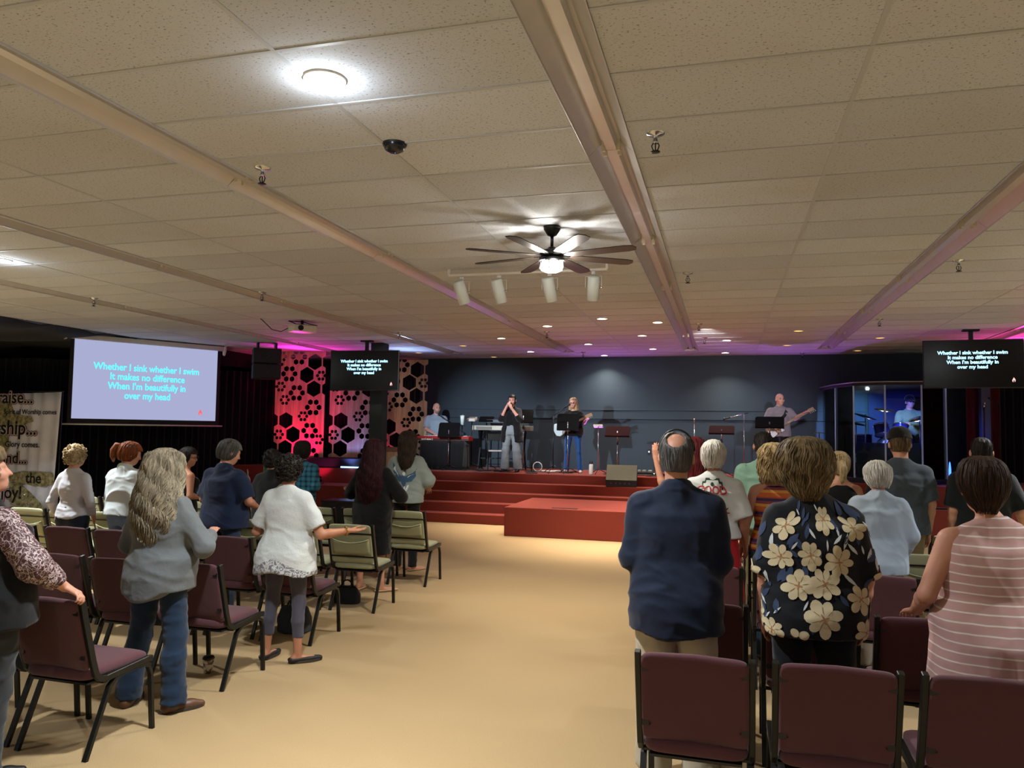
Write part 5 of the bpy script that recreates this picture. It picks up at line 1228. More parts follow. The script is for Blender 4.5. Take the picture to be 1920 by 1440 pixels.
for i in range(len(wall)-1):
    a, b2 = Vector(wall[i]+(0,)), Vector(wall[i+1]+(0,)); d = (b2-a).normalized(); nn = Vector((-d.y, d.x, 0))*.005; b = MB()
    P4 = [a-nn, b2-nn, b2+nn, a+nn]; b.add([(p.x, p.y, zb) for p in P4]+[(p.x, p.y, zt) for p in P4], [(0, 3, 2, 1), (4, 5, 6, 7), (0, 1, 5, 4), (1, 2, 6, 5), (2, 3, 7, 6), (3, 0, 4, 7)])
    b.build('glass_panel', M_GLASS, t)
for x, y in DB: MB().box((x-.014, y-.014, zb), (x+.014, y+.014, zt)).build('post', M_EDGE, t)
a, b2 = DB[1], DB[2]
MB().box((2.28, 17.2, zb), (2.31, 17.23, zt-.2)).build('post', M_EDGE, t)
M_FOAM = paint('foam_dark', '28323f', .95, bump=.4, scale=60)
for (p, q_) in ((DB[1], DB[2]), (DB[2], DB[3]), (DB[3], DB[4])):
    a = Vector(p+(0,)); e = Vector(q_+(0,)); d = (e-a).normalized(); nn = Vector((-d.y, d.x, 0)); a2 = a+d*.03+nn*.03; e2 = e-d*.03+nn*.03; b = MB()
    P4 = [a2, e2, e2+nn*.05, a2+nn*.05]; b.add([(v.x, v.y, zb) for v in P4]+[(v.x, v.y, zb+.68) for v in P4], [(0, 3, 2, 1), (4, 5, 6, 7), (0, 1, 5, 4), (1, 2, 6, 5), (2, 3, 7, 6), (3, 0, 4, 7)]); b.build('sound_absorber', M_FOAM, t)
b = MB(); b.box((2.95, 17.86, zb), (4.2, 17.9, zt)); b.build('rear_panel', paint('booth_rear', '1c2340', .9), t)
RZ = SG+.34
tag(MB().box((2.62, 16.5, zb), (4.0, 17.8, RZ)).build('drum_riser', paint('riser_dark', '14151b', .9), bevel=.006), 'low dark riser under the drum kit', 'riser')
M_SHELL = paint('drum_shell', '2a2c66', .25, .4); M_HEAD = paint('drum_head', 'd8dae6', .5); M_BRASS = paint('cymbal_brass', 'b89a56', .22, 1.); 
t = thing('drum_kit', 'drum kit with silver hardware glowing blue inside the booth', 'drum kit', (3.2, 16.95, RZ))
def drum(nm, c, r, h, ax):
    o = MB().lathe([(r, -h/2), (r, h/2)], c, 24, axis=ax).build(nm, M_SHELL, t); ax = Vector(ax).normalized(); c = Vector(c)
    MB().lathe([(.0005, h/2), (r*.98, h/2)], c, 24, axis=ax).build('drum_head', M_HEAD, o)
    for s_ in (-1, 1): MB().lathe([(r, s_*h/2-.015), (r+.012, s_*h/2-.012), (r+.012, s_*h/2+.012), (r-.002, s_*h/2+.014)], c, 24, axis=ax).build('hoop', M_CHROME, o)
    MB().lathe([(.0005, -h/2), (r*.98, -h/2)], c, 24, axis=ax).build('drum_head', M_HEAD, o)
drum('bass_drum', (0, -.05, .28), .27, .38, (0, -1, 0)); drum('tom', (-.17, -.08, .68), .14, .2, (-.1, .35, 1)); drum('tom', (.17, -.08, .68), .14, .2, (.1, .35, 1)); drum('floor_tom', (-.5, .25, .38), .2, .4, (0, 0, 1)); drum('snare_drum', (.32, .28, .5), .17, .14, (0, .1, 1))
for x, y, z, r, tx in ((-.5, -.25, .95, .22, .3), (.48, -.25, .92, .21, -.3), (-.16, -.33, 1.08, .19, .1), (.62, .2, .8, .17, 0), (-.62, .1, .82, .2, .2)):
    o = MB().lathe([(.0005, .02), (.03, .016), (r*.5, .006), (r, -.004), (r, -.007), (r*.5, .002), (.03, .012), (.0005, .015)], (x, y, z), 28, axis=(tx, -.2, 1)).build('cymbal', M_BRASS, t)
    b = MB(); b.cyl((x, y, z+.04), (x, y, .12), .010); stand_tripod(b, x, y, .2, 0, .16); b.build('cymbal_stand', M_CHROME, t)
b = MB()
for sx in (-1, 1): b.tube([(sx*.12, -.05, .5), (sx*.14, -.02, .6)], .012)
b.build('tom_mount', M_CHROME, t)
stool(3.66, 17.35, RZ, .48, 'round drum stool inside the booth')
g = P(1776, 884, 15.92); t = thing('floor_lamp', 'small tall blue lamp glowing at the right front corner of the drum booth', 'stage lamp', (3.98, 15.84, SG))
MB().box((-.03, -.03, 0), (.03, .03, .05)).build('base', M_BLACK, t); MB().lathe([(.02, .05), (.022, .3), (.012, .42), (.001, .45)], n=12).build('tube', emit('led_blue_tube', '2348ff', 7), t); l = point_light('floor_lamp_light', (0, -.1, .15), 1.5, (.1, .2, 1), .05); l.parent = t
g = P(1536, 812, 17.0); t = thing('cymbal_stand', 'small cymbal on a stand left of the drum booth', 'cymbal', (g.x, 17.0, SG)); zc = g.z-SG
MB().lathe([(.0005, .02), (.03, .016), (.1, .006), (.16, -.004), (.1, .002), (.0005, .012)], (0, 0, zc), 24).build('cymbal', M_BRASS, t); MB().cyl((0, 0, zc), (0, 0, .1), .01).build('pole', M_BLACK, t); b = MB(); stand_tripod(b); b.build('base', M_BLACK, t)
# bass guitar hung at the back left inside the booth reflections: a real instrument on a stand
g = P(1579, 822, 17.1); t = thing('bass_guitar', 'dark bass guitar upright on a stand behind the drum booth side panel', 'guitar', (g.x, 17.2, zb))
zz = .18
b = MB(); b.prism([(.0, zz), (.12, zz+.05), (.14, zz+.16), (.09, zz+.26), (.11, zz+.40), (.03, zz+.44), (-.03, zz+.44), (-.1, zz+.5), (-.11, zz+.34), (-.09, zz+.24), (-.15, zz+.14), (-.12, zz+.04)], -.02, .02); b.build('body', paint('bass_dark', '241016', .3), t, bevel=.01)
MB().box((-.02, -.03, zz+.4), (.02, -.012, zz+1.12)).build('neck', paint('neck_dark', '2a1a14', .4), t); MB().prism([(-.03, zz+1.1), (.03, zz+1.1), (.05, zz+1.3), (-.02, zz+1.32)], -.03, -.01).build('headstock', paint('neck_dark', '2a1a14', .4), t); b = MB(); stand_tripod(b, 0, .04, .2, 0, .2); b.cyl((0, .04, .1), (0, .04, .5), .01); b.build('stand', M_BLACK, t)
tag(MB().cyl((1.7, 15.35, .562), (3.9, 15.25, .562), .012).build('handrail_cable', M_BLACKP), 'black cable lying along the right stage block', 'cable')
g = G(1900, 905, .55)
t = thing('par_light', 'small lamp shining bright red at the far right edge', 'stage lamp', (4.95, 15.35, .55)); MB().lathe([(.0005, .0), (.07, 0), (.085, .12), (.075, .12), (.065, .1), (.0005, .1)], (0, 0, .08), 20, axis=(-.2, -.8, .5)).build('can', M_BLACK, t); MB().lathe([(.0005, .105), (.07, .108)], (0, 0, .08), 20, axis=(-.2, -.8, .5)).build('lens', emit('lens_red', 'ff1030', 6), t); b = MB(); b.tube([(-.1, 0, .1), (-.1, 0, 0), (.1, 0, 0), (.1, 0, .1)], .008, 6); b.build('yoke', M_BLACK, t)

# ------------------------------------------------------------------ small things by the seats
g = G(390, 1262, 0); t = thing('paper_cup', 'paper coffee cup with black lid on the carpet under a chair', 'cup', (g.x, g.y, 0))
q = N('cup_paper'); q.set(.6); f = q.noise(30, 3); q.base(q.ramp(f, [(.48, 'd9d0c0'), (.56, '7a5a3c')])); MB().lathe([(.0005, 0), (.029, 0), (.041, .11), (.0005, .11)]).build('body', q.m, t); MB().lathe([(.0005, .125), (.038, .125), (.041, .118), (.045, .11), (.041, .105)]).build('lid', M_BLACKP, t)
def bag(x, y, z, sx, sy, sz, label, mat, rz=0, strap=True, name='bag'):
    F = Field(.012); F.prof([(0, sx*.9, sy*.9), (.03, sx, sy), (sz*.6, sx*.95, sy*.9), (sz*.9, sx*.8, sy*.6), (sz, sx*.6, sy*.35)], k=.02, p=3); V, Q = fmesh(F, 2, .02, int(x*10) % 7, (8, 8, 8)); t = thing(name, label, 'bag', (x, y, z), rz)
    b = MB(); b.add(V, Q, 0, True); b.build('body', mat, t)
    if strap: MB().tube([(sx*.5*math.cos(a), 0, sz-.03+.09*math.sin(a)) for a in np.linspace(0, PI, 9)], .008, 6).build('handle', mat, t)
bag(-5.38, 6.15, .50, .17, .11, .40, 'black backpack sitting on the burgundy chair behind the long grey hair', cloth('bag_black', '17181b', .8), 0, True, 'backpack')
bag(-3.75, 6.3, 0, .15, .10, .24, 'blue grey handbag on the carpet under the third row aisle chair', cloth('bag_grey', '3a4250', .8))
bag(-3.85, 7.5, 0, .14, .09, .18, 'small black handbag on the carpet under the sage green chair', cloth('bag_black2', '141416', .8))

# ------------------------------------------------------------------ the people
FAIR = skinmat('skin_fair', 'c39078'); TAN = skinmat('skin_tan', 'b17e62'); PINK = skinmat('skin_pink', 'd0a090')
H_BROWN = hairmat('hair_brown', '1c130c', '6a5236'); H_DARK = hairmat('hair_dark', '0b0909', '2c241f'); H_BLOND = hairmat('hair_blond', '5e4c30', 'c4ac80'); H_GREY = hairmat('hair_grey', '38342c', 'a39c8c')
H_ASH = hairmat('hair_ash', '2a2116', '8a7452'); H_WHITE = hairmat('hair_white', '9c9990', 'e8e6e0'); H_RED = hairmat('hair_darkred', '120507', '38101a'); H_AUB = hairmat('hair_auburn', '3a1a0c', 'a05a30'); H_SALT = hairmat('hair_salt', '201f1f', '6a6866')
H_LONG = hairmat('hair_long_grey', '3c3428', 'a2967e')
SHOE = paint('shoe_black', '111111', .5); SHOEB = paint('boot_brown', '5a3a26', .5); SOLE = paint('sole', '3a3028', .7)
def X_(px, Y, py=830): return P(px, py, Y).x
ELB = lambda *a: a
def ell_poly(a, b_, rot=0, n=12, cx=0, cy=0): return [(cx+a*math.cos(u)*math.cos(rot)-b_*math.sin(u)*math.sin(rot), cy+a*math.cos(u)*math.sin(rot)+b_*math.sin(u)*math.cos(rot)) for u in [2*PI*i/n for i in range(n)]]
# --- far left woman holding the chair
pq = N('paisley'); pq.set(.7); v1 = pq.n('ShaderNodeTexVoronoi', feature='DISTANCE_TO_EDGE', i_Scale=26); nz = pq.noise(9, 3, out='Color'); mp = pq.mix(.35, pq.co(), nz); pq.l(mp, v1.inputs['Vector'])
wv = pq.n('ShaderNodeTexWave', i_Scale=9, i_Distortion=14, i_Detail=3); pq.l(pq.co(), wv.inputs['Vector']); c1 = pq.ramp(v1.outputs[0], [(.03, 'b5a2a0'), (.08, '3c1c20')]); c2 = pq.ramp(wv.outputs[0], [(.42, '3a1a1e'), (.55, '54282c'), (.78, 'a08e8c'), (.86, '3a1a1e')]); pq.base(pq.mix(.5, c1, c2, 'LIGHTEN'))
I = person('woman in a black vest and maroon paisley blouse gripping a chair back', (-3.74, 3.22, 0), R(-14), 1.70, 'f', w=1.28, dp=1.2, hip=1.25, hx=-.05, armL='downout', armR=((.29, .07, 1.12), (.235, .28, .965)), head=(-10, -28), hv=.007,
  handR=dict(dir=(.75, .35, -.35), up=(.2, .3, .9), curl=.8, side=-1, spread=.12),
  top=dict(name='blouse', mat=pq.m, hem=.86, sleeve=.86, ease=.02, puff=.016, seed=8, wr=.014, flat=0), bottom=dict(mat=cloth('dark_denim', '2c2f33', .85), ease=.022, knee=.078, ankle=.085, seed=4, wr=.012), shoes=dict(mat=SHOE), 
  hair=dict(rows=[r if r[0] > -.04 else (r[0], r[1]*1.05, r[2], 0, r[4]-.005) for r in HAIR['full'][:-1]]+[(-.13, .10, .10, 0, -.04), (-.17, .07, .07, 0, -.045)], mat=H_ASH, n=260, wave=.07, fly=.012, thick=.006, curl=.5, shag=.09, ringlets=120, rl=1.3, line=.05))
garment_top(I, dict(name='vest', mat=cloth('vest_black', '0c0d0f', .9), hem=.80, sleeve=0, ease=.042, seed=3, flare=.03, notrap=0), .011, 1.25, 1.15, 1.15, 0, 'f')
# --- left block, seen from behind
person('woman in a white long sleeved top with short curly blonde hair', (X_(143, 6.65), 6.65, 0), 0, 1.62, 'f', w=1.05, hip=1.05, armL=((-.26, -.04, 1.08), (-.30, .10, .86)), armR=((.24, -.02, 1.10), (.16, .12, .92)),
  top=dict(name='top', mat=cloth('white_knit', 'b9b8bc', .9, .06), hem=.90, sleeve=.97, ease=.006, sease=.008, wr=.012, seed=5, hemcurve=.03, ws=(3, 3, 14), neck=.085), bottom=dict(mat=cloth('navy_jeans', '1a2230'), ease=.01), shoes=dict(mat=SHOE),
  hair=dict(kind='short', scale=1.13, mat=H_BLOND, curl=1.2, ringlets=170, n=0, rl=1.2))
person('woman in a loose white shirt with auburn hair, head bowed to the right', (X_(240, 6.75), 6.75, 0), R(-8), 1.66, 'f', sh=.165, w=1.28, hip=1.1, armL=((-.24, .04, 1.10), (-.10, .25, 1.02)), armR='front', head=(16, -32),
  top=dict(mat=cloth('white_cotton', 'cdd6d6', .9, .05, .3), hem=.93, sleeve=.95, ease=.034, puff=.012, wr=.02, seed=6, collar=1, straight=1, ws=(4, 4, 5)), bottom=dict(mat=cloth('light_denim', '6d86a0', .85, .2), ease=.012), shoes=dict(mat=SHOE),
  hair=dict(kind='short', scale=1.12, mat=H_AUB, n=120, wave=.02, thick=.005, tubes=[([(0, -.11, .06), (-.02, -.155, .05), (-.04, -.165, -.01), (-.05, -.15, -.08), (-.055, -.13, -.13)], [.02, .035, .04, .032, .008])]))
person('heavy-set woman with very long wavy grey hair in a grey shirt and jeans', (-3.60, 4.36, 0), R(-4), 1.66, 'f', w=1.3, dp=1.25, hip=1.08, armL=((-.285, .0, 1.07), (-.24, .2, .98)), armR=((.31, .05, 1.08), (.20, .25, 1.14)), feet=((-.19, -.02), (.17, .0)), toe=(20, -30), hv=.009,
  top=dict(mat=cloth('grey_chambray', '64686a', .9, .2, .5, 350, 9), hem=.725, sleeve=.97, ease=.026, flare=.012, wr=.02, seed=2, hemcurve=.07, backdip=0, puff=.0, collar=1, ws=(3.4, 3.4, 6)), bottom=dict(mat=cloth('blue_jeans', '1c2e45', .85, .6, .6, 300, 7), ease=.014, knee=.072, ankle=.082, wr=.012, ws=(6, 6, 20)), shoes=dict(mat=SHOEB, high=.16, sole=SOLE),
  hair=dict(rows=[(.150, .03, .04, 0, -.012), (.140, .068, .075, 0, -.014), (.11, .094, .112, 0, -.018), (.06, .110, .128, 0, -.022), (.0, .118, .134, 0, -.026), (-.1, .135, .13, 0, -.045), (-.2, .165, .11, 0, -.075), (-.3, .165, .085, .01, -.10), (-.38, .14, .06, .01, -.115), (-.44, .09, .045, .01, -.12), (-.50, .04, .03, .01, -.125)], mat=H_LONG, n=520, wave=.055, fly=.014, thick=.0065, wf=40, ang=135, base=.94, ragged=.24))
person('dark haired woman with glasses and bare shoulders, seen between two others', (X_(352, 7.9), 7.9, 0), R(-30), 1.58, 'f', armL='down', armR='front', head=(8, -45), glasses=True, skin='skin_tan',
  top=dict(name='tank_top', mat=cloth('black_tee', '0e0f11'), hem=.88, sleeve=0, ease=.01, neckz=1.36, neck=.11, notrap=1), bottom=dict(mat=cloth('black_pants', '121214')), shoes=dict(mat=SHOE),
  hair=dict(kind='short', scale=1.06, mat=H_DARK, n=90, tubes=[([(0, -.10, .0), (0, -.14, -.02), (0, -.13, -.08)], [.025, .035, .015])]))
person('person with short grey hair in a navy t-shirt and jeans', (X_(425, 6.68), 6.68, 0), R(-10), 1.71, 'f', sh=.175, w=1.28, dp=1.15, hip=1.1, armL='front', armR=((.30, .02, 1.10), (.2, .22, 1.04)), head=(20, -28),
  top=dict(mat=cloth('navy_tee', '1d2a48', .9), hem=.84, sleeve=.44, ease=.032, wr=.014, seed=7, straight=1, flare=.015), bottom=dict(mat=cloth('jeans_grey', '2f4258'), ease=.014), shoes=dict(mat=SHOE),
  hair=dict(kind='short', scale=1.08, mat=H_SALT, n=150, thick=.0045))
person('person in a black t-shirt with dark curly hair, half hidden by the lace blouse', (X_(512, 7.75), 7.75, 0), 0, 1.58, 'f', w=1.25, hip=1.1, armL='downout', armR='front', skin='skin_tan',
  top=dict(mat=cloth('black_tee', '0e0f11'), hem=.84, sleeve=.5, ease=.03), bottom=dict(mat=cloth('black_pants', '121214')), shoes=dict(mat=SHOE), hair=dict(kind='short', scale=1.12, mat=H_DARK, curl=1.1, ringlets=110, n=0))
# lace blouse: a band of open lace at the hem
lm = N('lace'); lm.set(.9, 0, .1); fz = lm.noise(7, 3); sp = lm.n('ShaderNodeSeparateXYZ'); lm.l(lm.co(), sp.inputs[0]); vo = lm.n('ShaderNodeTexVoronoi', feature='DISTANCE_TO_EDGE', i_Scale=30); lm.l(lm.mix(.12, lm.co(), lm.noise(16, 2, out='Color')), vo.inputs['Vector'])
holes = lm.math('GREATER_THAN', vo.outputs[0], .10); band = lm.math('LESS_THAN', lm.math('ADD', sp.outputs[2], lm.math('MULTIPLY', lm.math('ABSOLUTE', sp.outputs[0]), .45)), .835)
lm.base(lm.mix(lm.math('MULTIPLY', holes, band), lm.mix(fz, srgb('b8bcbb'), srgb('d3d8d7')), srgb('7d7c82'))); lm.bump(lm.math('ADD', vo.outputs[0], lm.noise(40, 3)), .35, .006)
M_BAND = paint('bracelet_gold', 'b08a4a', .3, .8)
I = person('woman in a white lace blouse and grey leggings with both hands held out', (-3.36, 5.50, 0), 0, 1.62, 'f', w=1.12, dp=1.1, hip=1.05, armL=((-.285, -.01, 1.05), (-.30, .20, 1.12)), armR=((.30, .02, 1.05), (.455, .20, 1.07)), feet=((-.17, .03), (.13, .02)), toe=(0, -45), hv=.0075, skin='skin_tan',
  handR=dict(dir=(.92, .35, .05), up=(.0, .1, -1), curl=.18, side=1, spread=.3), handL=dict(dir=(-.15, .45, .85), up=(-.2, -.8, .4), curl=.25, side=-1, spread=.3),
  top=dict(name='blouse', mat=lm.m, hem=.755, sleeve=.40, ease=.020, flare=.034, neck=.085, hemcurve=-.035, wr=.013, sflare=.016, seed=4, ws=(4, 4, 5)), bottom=dict(name='leggings', mat=cloth('leggings', '4c4a58', .8), ease=.004, knee=.054, ankle=.047, calf=.050, hem=.20, wr=.005, ws=(4, 4, 18)), shoes=dict(name='clog', mat=paint('clog_black', '161616', .6), low=.045, sole=SOLE),
  hair=dict(kind='short', scale=1.14, mat=H_DARK, curl=1.5, ringlets=260, n=0, rl=1.35))
S = I['S']; w_ = I['AR'][1]; e_ = I['AR'][0]; d_ = w_-e_; d_ = Vector(d_/np.linalg.norm(d_)); up_ = d_.orthogonal().normalized(); sd_ = d_.cross(up_); c_ = Vector(S(w_))-d_*.02
MB().tube([tuple(c_+(up_*math.cos(a)+sd_*math.sin(a))*.036) for a in np.linspace(0, 2*PI, 17)], .006, 6).build('bracelet', M_BAND, I['root'])
pl = N('teal_plaid'); pl.set(.9); sp = pl.n('ShaderNodeSeparateXYZ'); pl.l(pl.co(), sp.inputs[0]); pz = pl.math('GREATER_THAN', pl.math('FRACT', pl.math('MULTIPLY', sp.outputs[2], 15)), .6); pxx = pl.math('GREATER_THAN', pl.math('FRACT', pl.math('MULTIPLY', sp.outputs[0], 15)), .6); pl.base(pl.mix(pl.math('MULTIPLY', pl.math('ADD', pz, pxx), .5), srgb('2c6f86'), srgb('0c2a3c')))
person('dark haired person in a teal plaid shirt near the stage lamp', (X_(568, 9.35), 9.35, 0), 0, 1.63, 'm', w=1.05, armL='front', armR='front', top=dict(mat=pl.m, hem=.85, sleeve=.95, ease=.03, collar=1), bottom=dict(mat=cloth('black_pants', '121214')), shoes=dict(mat=SHOE), hair=dict(kind='full', mat=H_DARK, n=150, wave=.02))
person('woman in a black dress with waist-length dark red hair', (-3.88, 8.14, 0), R(-4), 1.69, 'f', w=1.22, dp=1.1, hip=1.12, armL=((-.30, .02, 1.10), (-.42, .22, 1.08)), armR=((.33, .04, 1.08), (.12, .25, 1.10)), feet=((-.14, 0), (.14, 0)), toe=(5, -40),
  handL=dict(dir=(-.85, .3, .3), up=(0, 0, -1), curl=.3, side=-1),
  top=dict(name='dress', mat=cloth('dress_black', '0a0b0d', .95), hem=.42, sleeve=.78, ease=.026, flare=.0, puff=.012, straight=1, wr=.012), shoes=dict(name='sandal', mat=paint('sandal_tan', 'b59a78', .6), low=.028),
  hair=dict(rows=HAIR['full'][:5]+[(-.1, .13, .12, 0, -.045), (-.25, .155, .10, 0, -.085), (-.40, .16, .08, 0, -.11), (-.52, .13, .06, 0, -.125), (-.60, .07, .04, 0, -.13)], mat=H_RED, n=330, base=.96, ragged=.2, wave=.025, fly=.006, thick=.0055, ang=130))
M_EB, M_EW = paint('print_blue', '35597c', .8), paint('print_white', 'd8e4ea', .8)
def eagle(b, bv, I, mats):
    mats += [M_EB, M_EW]; z = 1.12*I['s']; k = 1.15
    sh_ = [([(0, .03), (-.06, .07), (-.13, .17), (-.16, .20), (-.13, .10), (-.10, .03), (-.05, -.02)], 1), ([(0, .03), (.05, .06), (.12, .09), (.15, .14), (.14, .05), (.10, -.01), (.04, -.02)], 1), (ell_poly(.035, .07, .15), 1), (ell_poly(.02, .022, 0, 10, .005, .075), 2),
           (ell_poly(.012, .05, .5, 8, -.05, -.09), 2), (ell_poly(.012, .05, .2, 8, -.02, -.11), 2), (ell_poly(.012, .05, -.15, 8, .012, -.11), 2), (ell_poly(.012, .05, -.45, 8, .045, -.09), 2), ([(-.13, .13), (-.06, .04), (-.07, .07), (-.12, .16)], 2), ([(.12, .08), (.05, .03), (.06, .05)], 2)]
    for j, (pts, mi) in enumerate(sh_): cyl_decal(b, bv, [(x*k, y*k) for x, y in pts], .02, z, .17, mi, .003+.0012*(mi == 2))
person('woman in a pale denim jacket with a blue eagle printed on the back', (X_(765, 9.45), 9.45, 0), R(3), 1.78, 'f', w=1.12, hip=1.0, armL='front', armR=((.27, .02, 1.12), (.22, .2, 1.02)), toe=(5, -35),
  top=dict(name='jacket', mat=cloth('pale_denim', '8f9a98', .9, .1), hem=.84, sleeve=.80, ease=.036, straight=1, puff=.012, wr=.016, collar=1, decal=eagle, seed=9), bottom=dict(mat=cloth('black_pants', '121214'), ease=.006, knee=.06, ankle=.055), shoes=dict(name='sandal', mat=paint('sandal_tan', 'b59a78', .6), low=.02),
  hair=dict(rows=HAIR['full'][:5]+[(-.1, .11, .11, 0, -.045), (-.22, .10, .085, .01, -.08), (-.34, .075, .05, .015, -.105), (-.42, .03, .025, .02, -.115)], mat=hairmat('hair_espresso', '100b09', '43352a'), n=260, wave=.02, fly=.005, thick=.0045))

# --- right block, seen from behind
I = person('tall balding man in a navy polo and khaki trousers with folded arms', (X_(1268, 4.33), 4.33, 0), R(2), 1.84, 'm', sh=.170, w=1.22, dp=1.25, hip=1.10, armL='fold', armR='fold', feet=((-.105, 0), (.12, 0)), hv=.009,
  top=dict(name='polo_shirt', mat=cloth('navy_polo', '111c33', .75, .1, .3), hem=.715, sleeve=.58, ease=.020, collar=1, seed=1, straight=1, flare=.008, wr=.015, sflare=.004, sease=.014, hemcurve=.02), bottom=dict(mat=cloth('khaki_pale', 'b7ad98', .85, .15, .4), hem=.05, ease=.026, knee=.088, ankle=.09), shoes=dict(mat=SHOE),
  hair=dict(kind='crop', scale=1.03, mat=H_SALT, n=260, thick=.0028, rough=.002, line=.03, front=.02, bald=((0, -.075, .092), (.046, .060, .050)), shag=.05))
hp = I['hp']; MB().tube([hp((.092*math.sin(a), .045-.02*math.cos(a), .02+.118*math.cos(a))) for a in np.linspace(-1.5, 1.5, 15)], .005, 6).build('headband', M_BLACKP, I['root'])
person('woman with dark red hair raising one hand, behind the balding man', (X_(1302, 8.0), 8.0, 0), 0, 1.77, 'f', armL=((-.29, .02, 1.20), (-.375, .04, 1.52)), armR='front', handL=dict(dir=(0, -.05, 1), up=(0, -1, 0), curl=.12, side=1), hv=.009,
  top=dict(mat=cloth('dark_top', '1a1c22'), hem=.88, sleeve=.4), bottom=dict(mat=cloth('jeans_grey', '2f4258')), shoes=dict(mat=SHOE), hair=dict(rows=HAIR['full'][:5]+[(-.1, .13, .12, 0, -.045), (-.25, .13, .09, 0, -.08), (-.34, .08, .05, 0, -.10)], mat=hairmat('hair_crimson', '2c0a0c', '74262a'), n=220, wave=.02))
M_PG, M_PW, M_PR = paint('print_green', '1c3a2e', .8), paint('print_white2', 'd5dcd8', .8), paint('print_red', '9c1c26', .8)
def sign(b, bv, I, mats):
    mats += [M_PG, M_PW, M_PR]; z = 1.265*I['s']; T0 = -.12
    def oct_(a, c): return [(-a, -c), (a, -c), (a, c-.03), (a-.03, c-.025), (a-.035, c), (-a+.035, c), (-a+.03, c-.025), (-a, c-.03)]
    cyl_decal(b, bv, oct_(.125, .155), T0, z, .17, 1, .008, rings=8); cyl_decal(b, bv, oct_(.108, .138), T0, z, .17, 2, .0105, rings=8)
    cyl_decal(b, bv, ell_poly(.02, .018, 0, 10, 0, .105), T0, z, .17, 1, .013)
    text_decal(b, bv, 'GOOD', .092, T0, z+.03, .17, 3, .0135, offset=.0025); text_decal(b, bv, 'S', .065, T0+.48, z-.055, .17, 3, .0135, offset=.002)
    for i in range(9): a = 2*PI*i/9; cyl_decal(b, bv, ell_poly(.035, .007, a, 8, .095+.03*math.cos(a), -.115+.03*math.sin(a)), T0, z, .17, 3, .013)
I = person('woman with short white hair in a white tee printed GOOD and a red skirt', (X_(1338, 6.60), 6.60, 0), R(2), 1.78, 'f', sh=.158, w=1.12, dp=1.05, armL='down', armR=((.225, -.03, 1.09), (.24, .06, .90)), head=(0, -12), skin='skin_tan',
  top=dict(mat=cloth('white_tee', 'd4d8d6', .9, .05), hem=.95, sleeve=.46, ease=.026, sflare=.02, wr=.012, seed=11, decal=sign), bottom=dict(name='skirt', kind='skirt', mat=cloth('red_skirt', 'b3141e', .8, .15), hem=.46, flare=.05), shoes=dict(mat=SHOE),
  hair=dict(kind='short', scale=1.10, mat=H_WHITE, n=170, thick=.005, shag=.07, seed=8))
person('man in a mint green polo shirt with cropped dark hair, head bowed', (X_(1432, 8.0), 8.0, 0), R(3), 1.86, 'm', sh=.176, w=1.12, dp=1.1, armL='down', armR='front', head=(22, 0), skin='skin_tan',
  top=dict(name='polo_shirt', mat=cloth('mint', '7fa592', .8, .08), hem=.84, sleeve=.46, ease=.026, collar=1, straight=1, wr=.013, seed=13), bottom=dict(mat=cloth('khaki_dark', '7a6a4c')), shoes=dict(mat=SHOE), hair=dict(kind='crop', mat=H_DARK, n=120, thick=.003, shag=.03))
st = N('orange_stripe'); st.set(.8); sp = st.n('ShaderNodeSeparateXYZ'); st.l(st.co(), sp.inputs[0]); st.base(st.ramp(st.math('FRACT', st.math('MULTIPLY', sp.outputs[2], 9)), [(.0, 'c4622c'), (.3, 'd99a3c'), (.5, '8a3a48'), (.7, '3a2a5a'), (.9, 'b04a2c')], 'CONSTANT'))
person('blonde woman in a striped orange tank top beside the floral blouse', (X_(1452, 6.75), 6.75, 0), R(4), 1.74, 'f', w=1.05, armL='downout', armR='front', skin='skin_fair',
  top=dict(name='tank_top', mat=st.m, hem=.88, sleeve=0, ease=.012, neckz=1.38, neck=.09, notrap=1), bottom=dict(mat=cloth('jeans_grey', '2f4258')), shoes=dict(mat=SHOE), hair=dict(rows=[(z, rx*1.04, ry*1.02, cx, cy) for z, rx, ry, cx, cy in HAIR['bob']], mat=H_BLOND, n=280, wave=.05, thick=.005, fly=.01, shag=.14))
M_FC, M_FI, M_FB, M_FL, M_FD = paint('petal_cream', 'cdbf9c', .8), paint('petal_core', 'a87850', .8), paint('leaf_blue', '2b3c5c', .8), paint('leaf_white', 'c8cfd4', .8), paint('petal_line', '8a6c4a', .8)
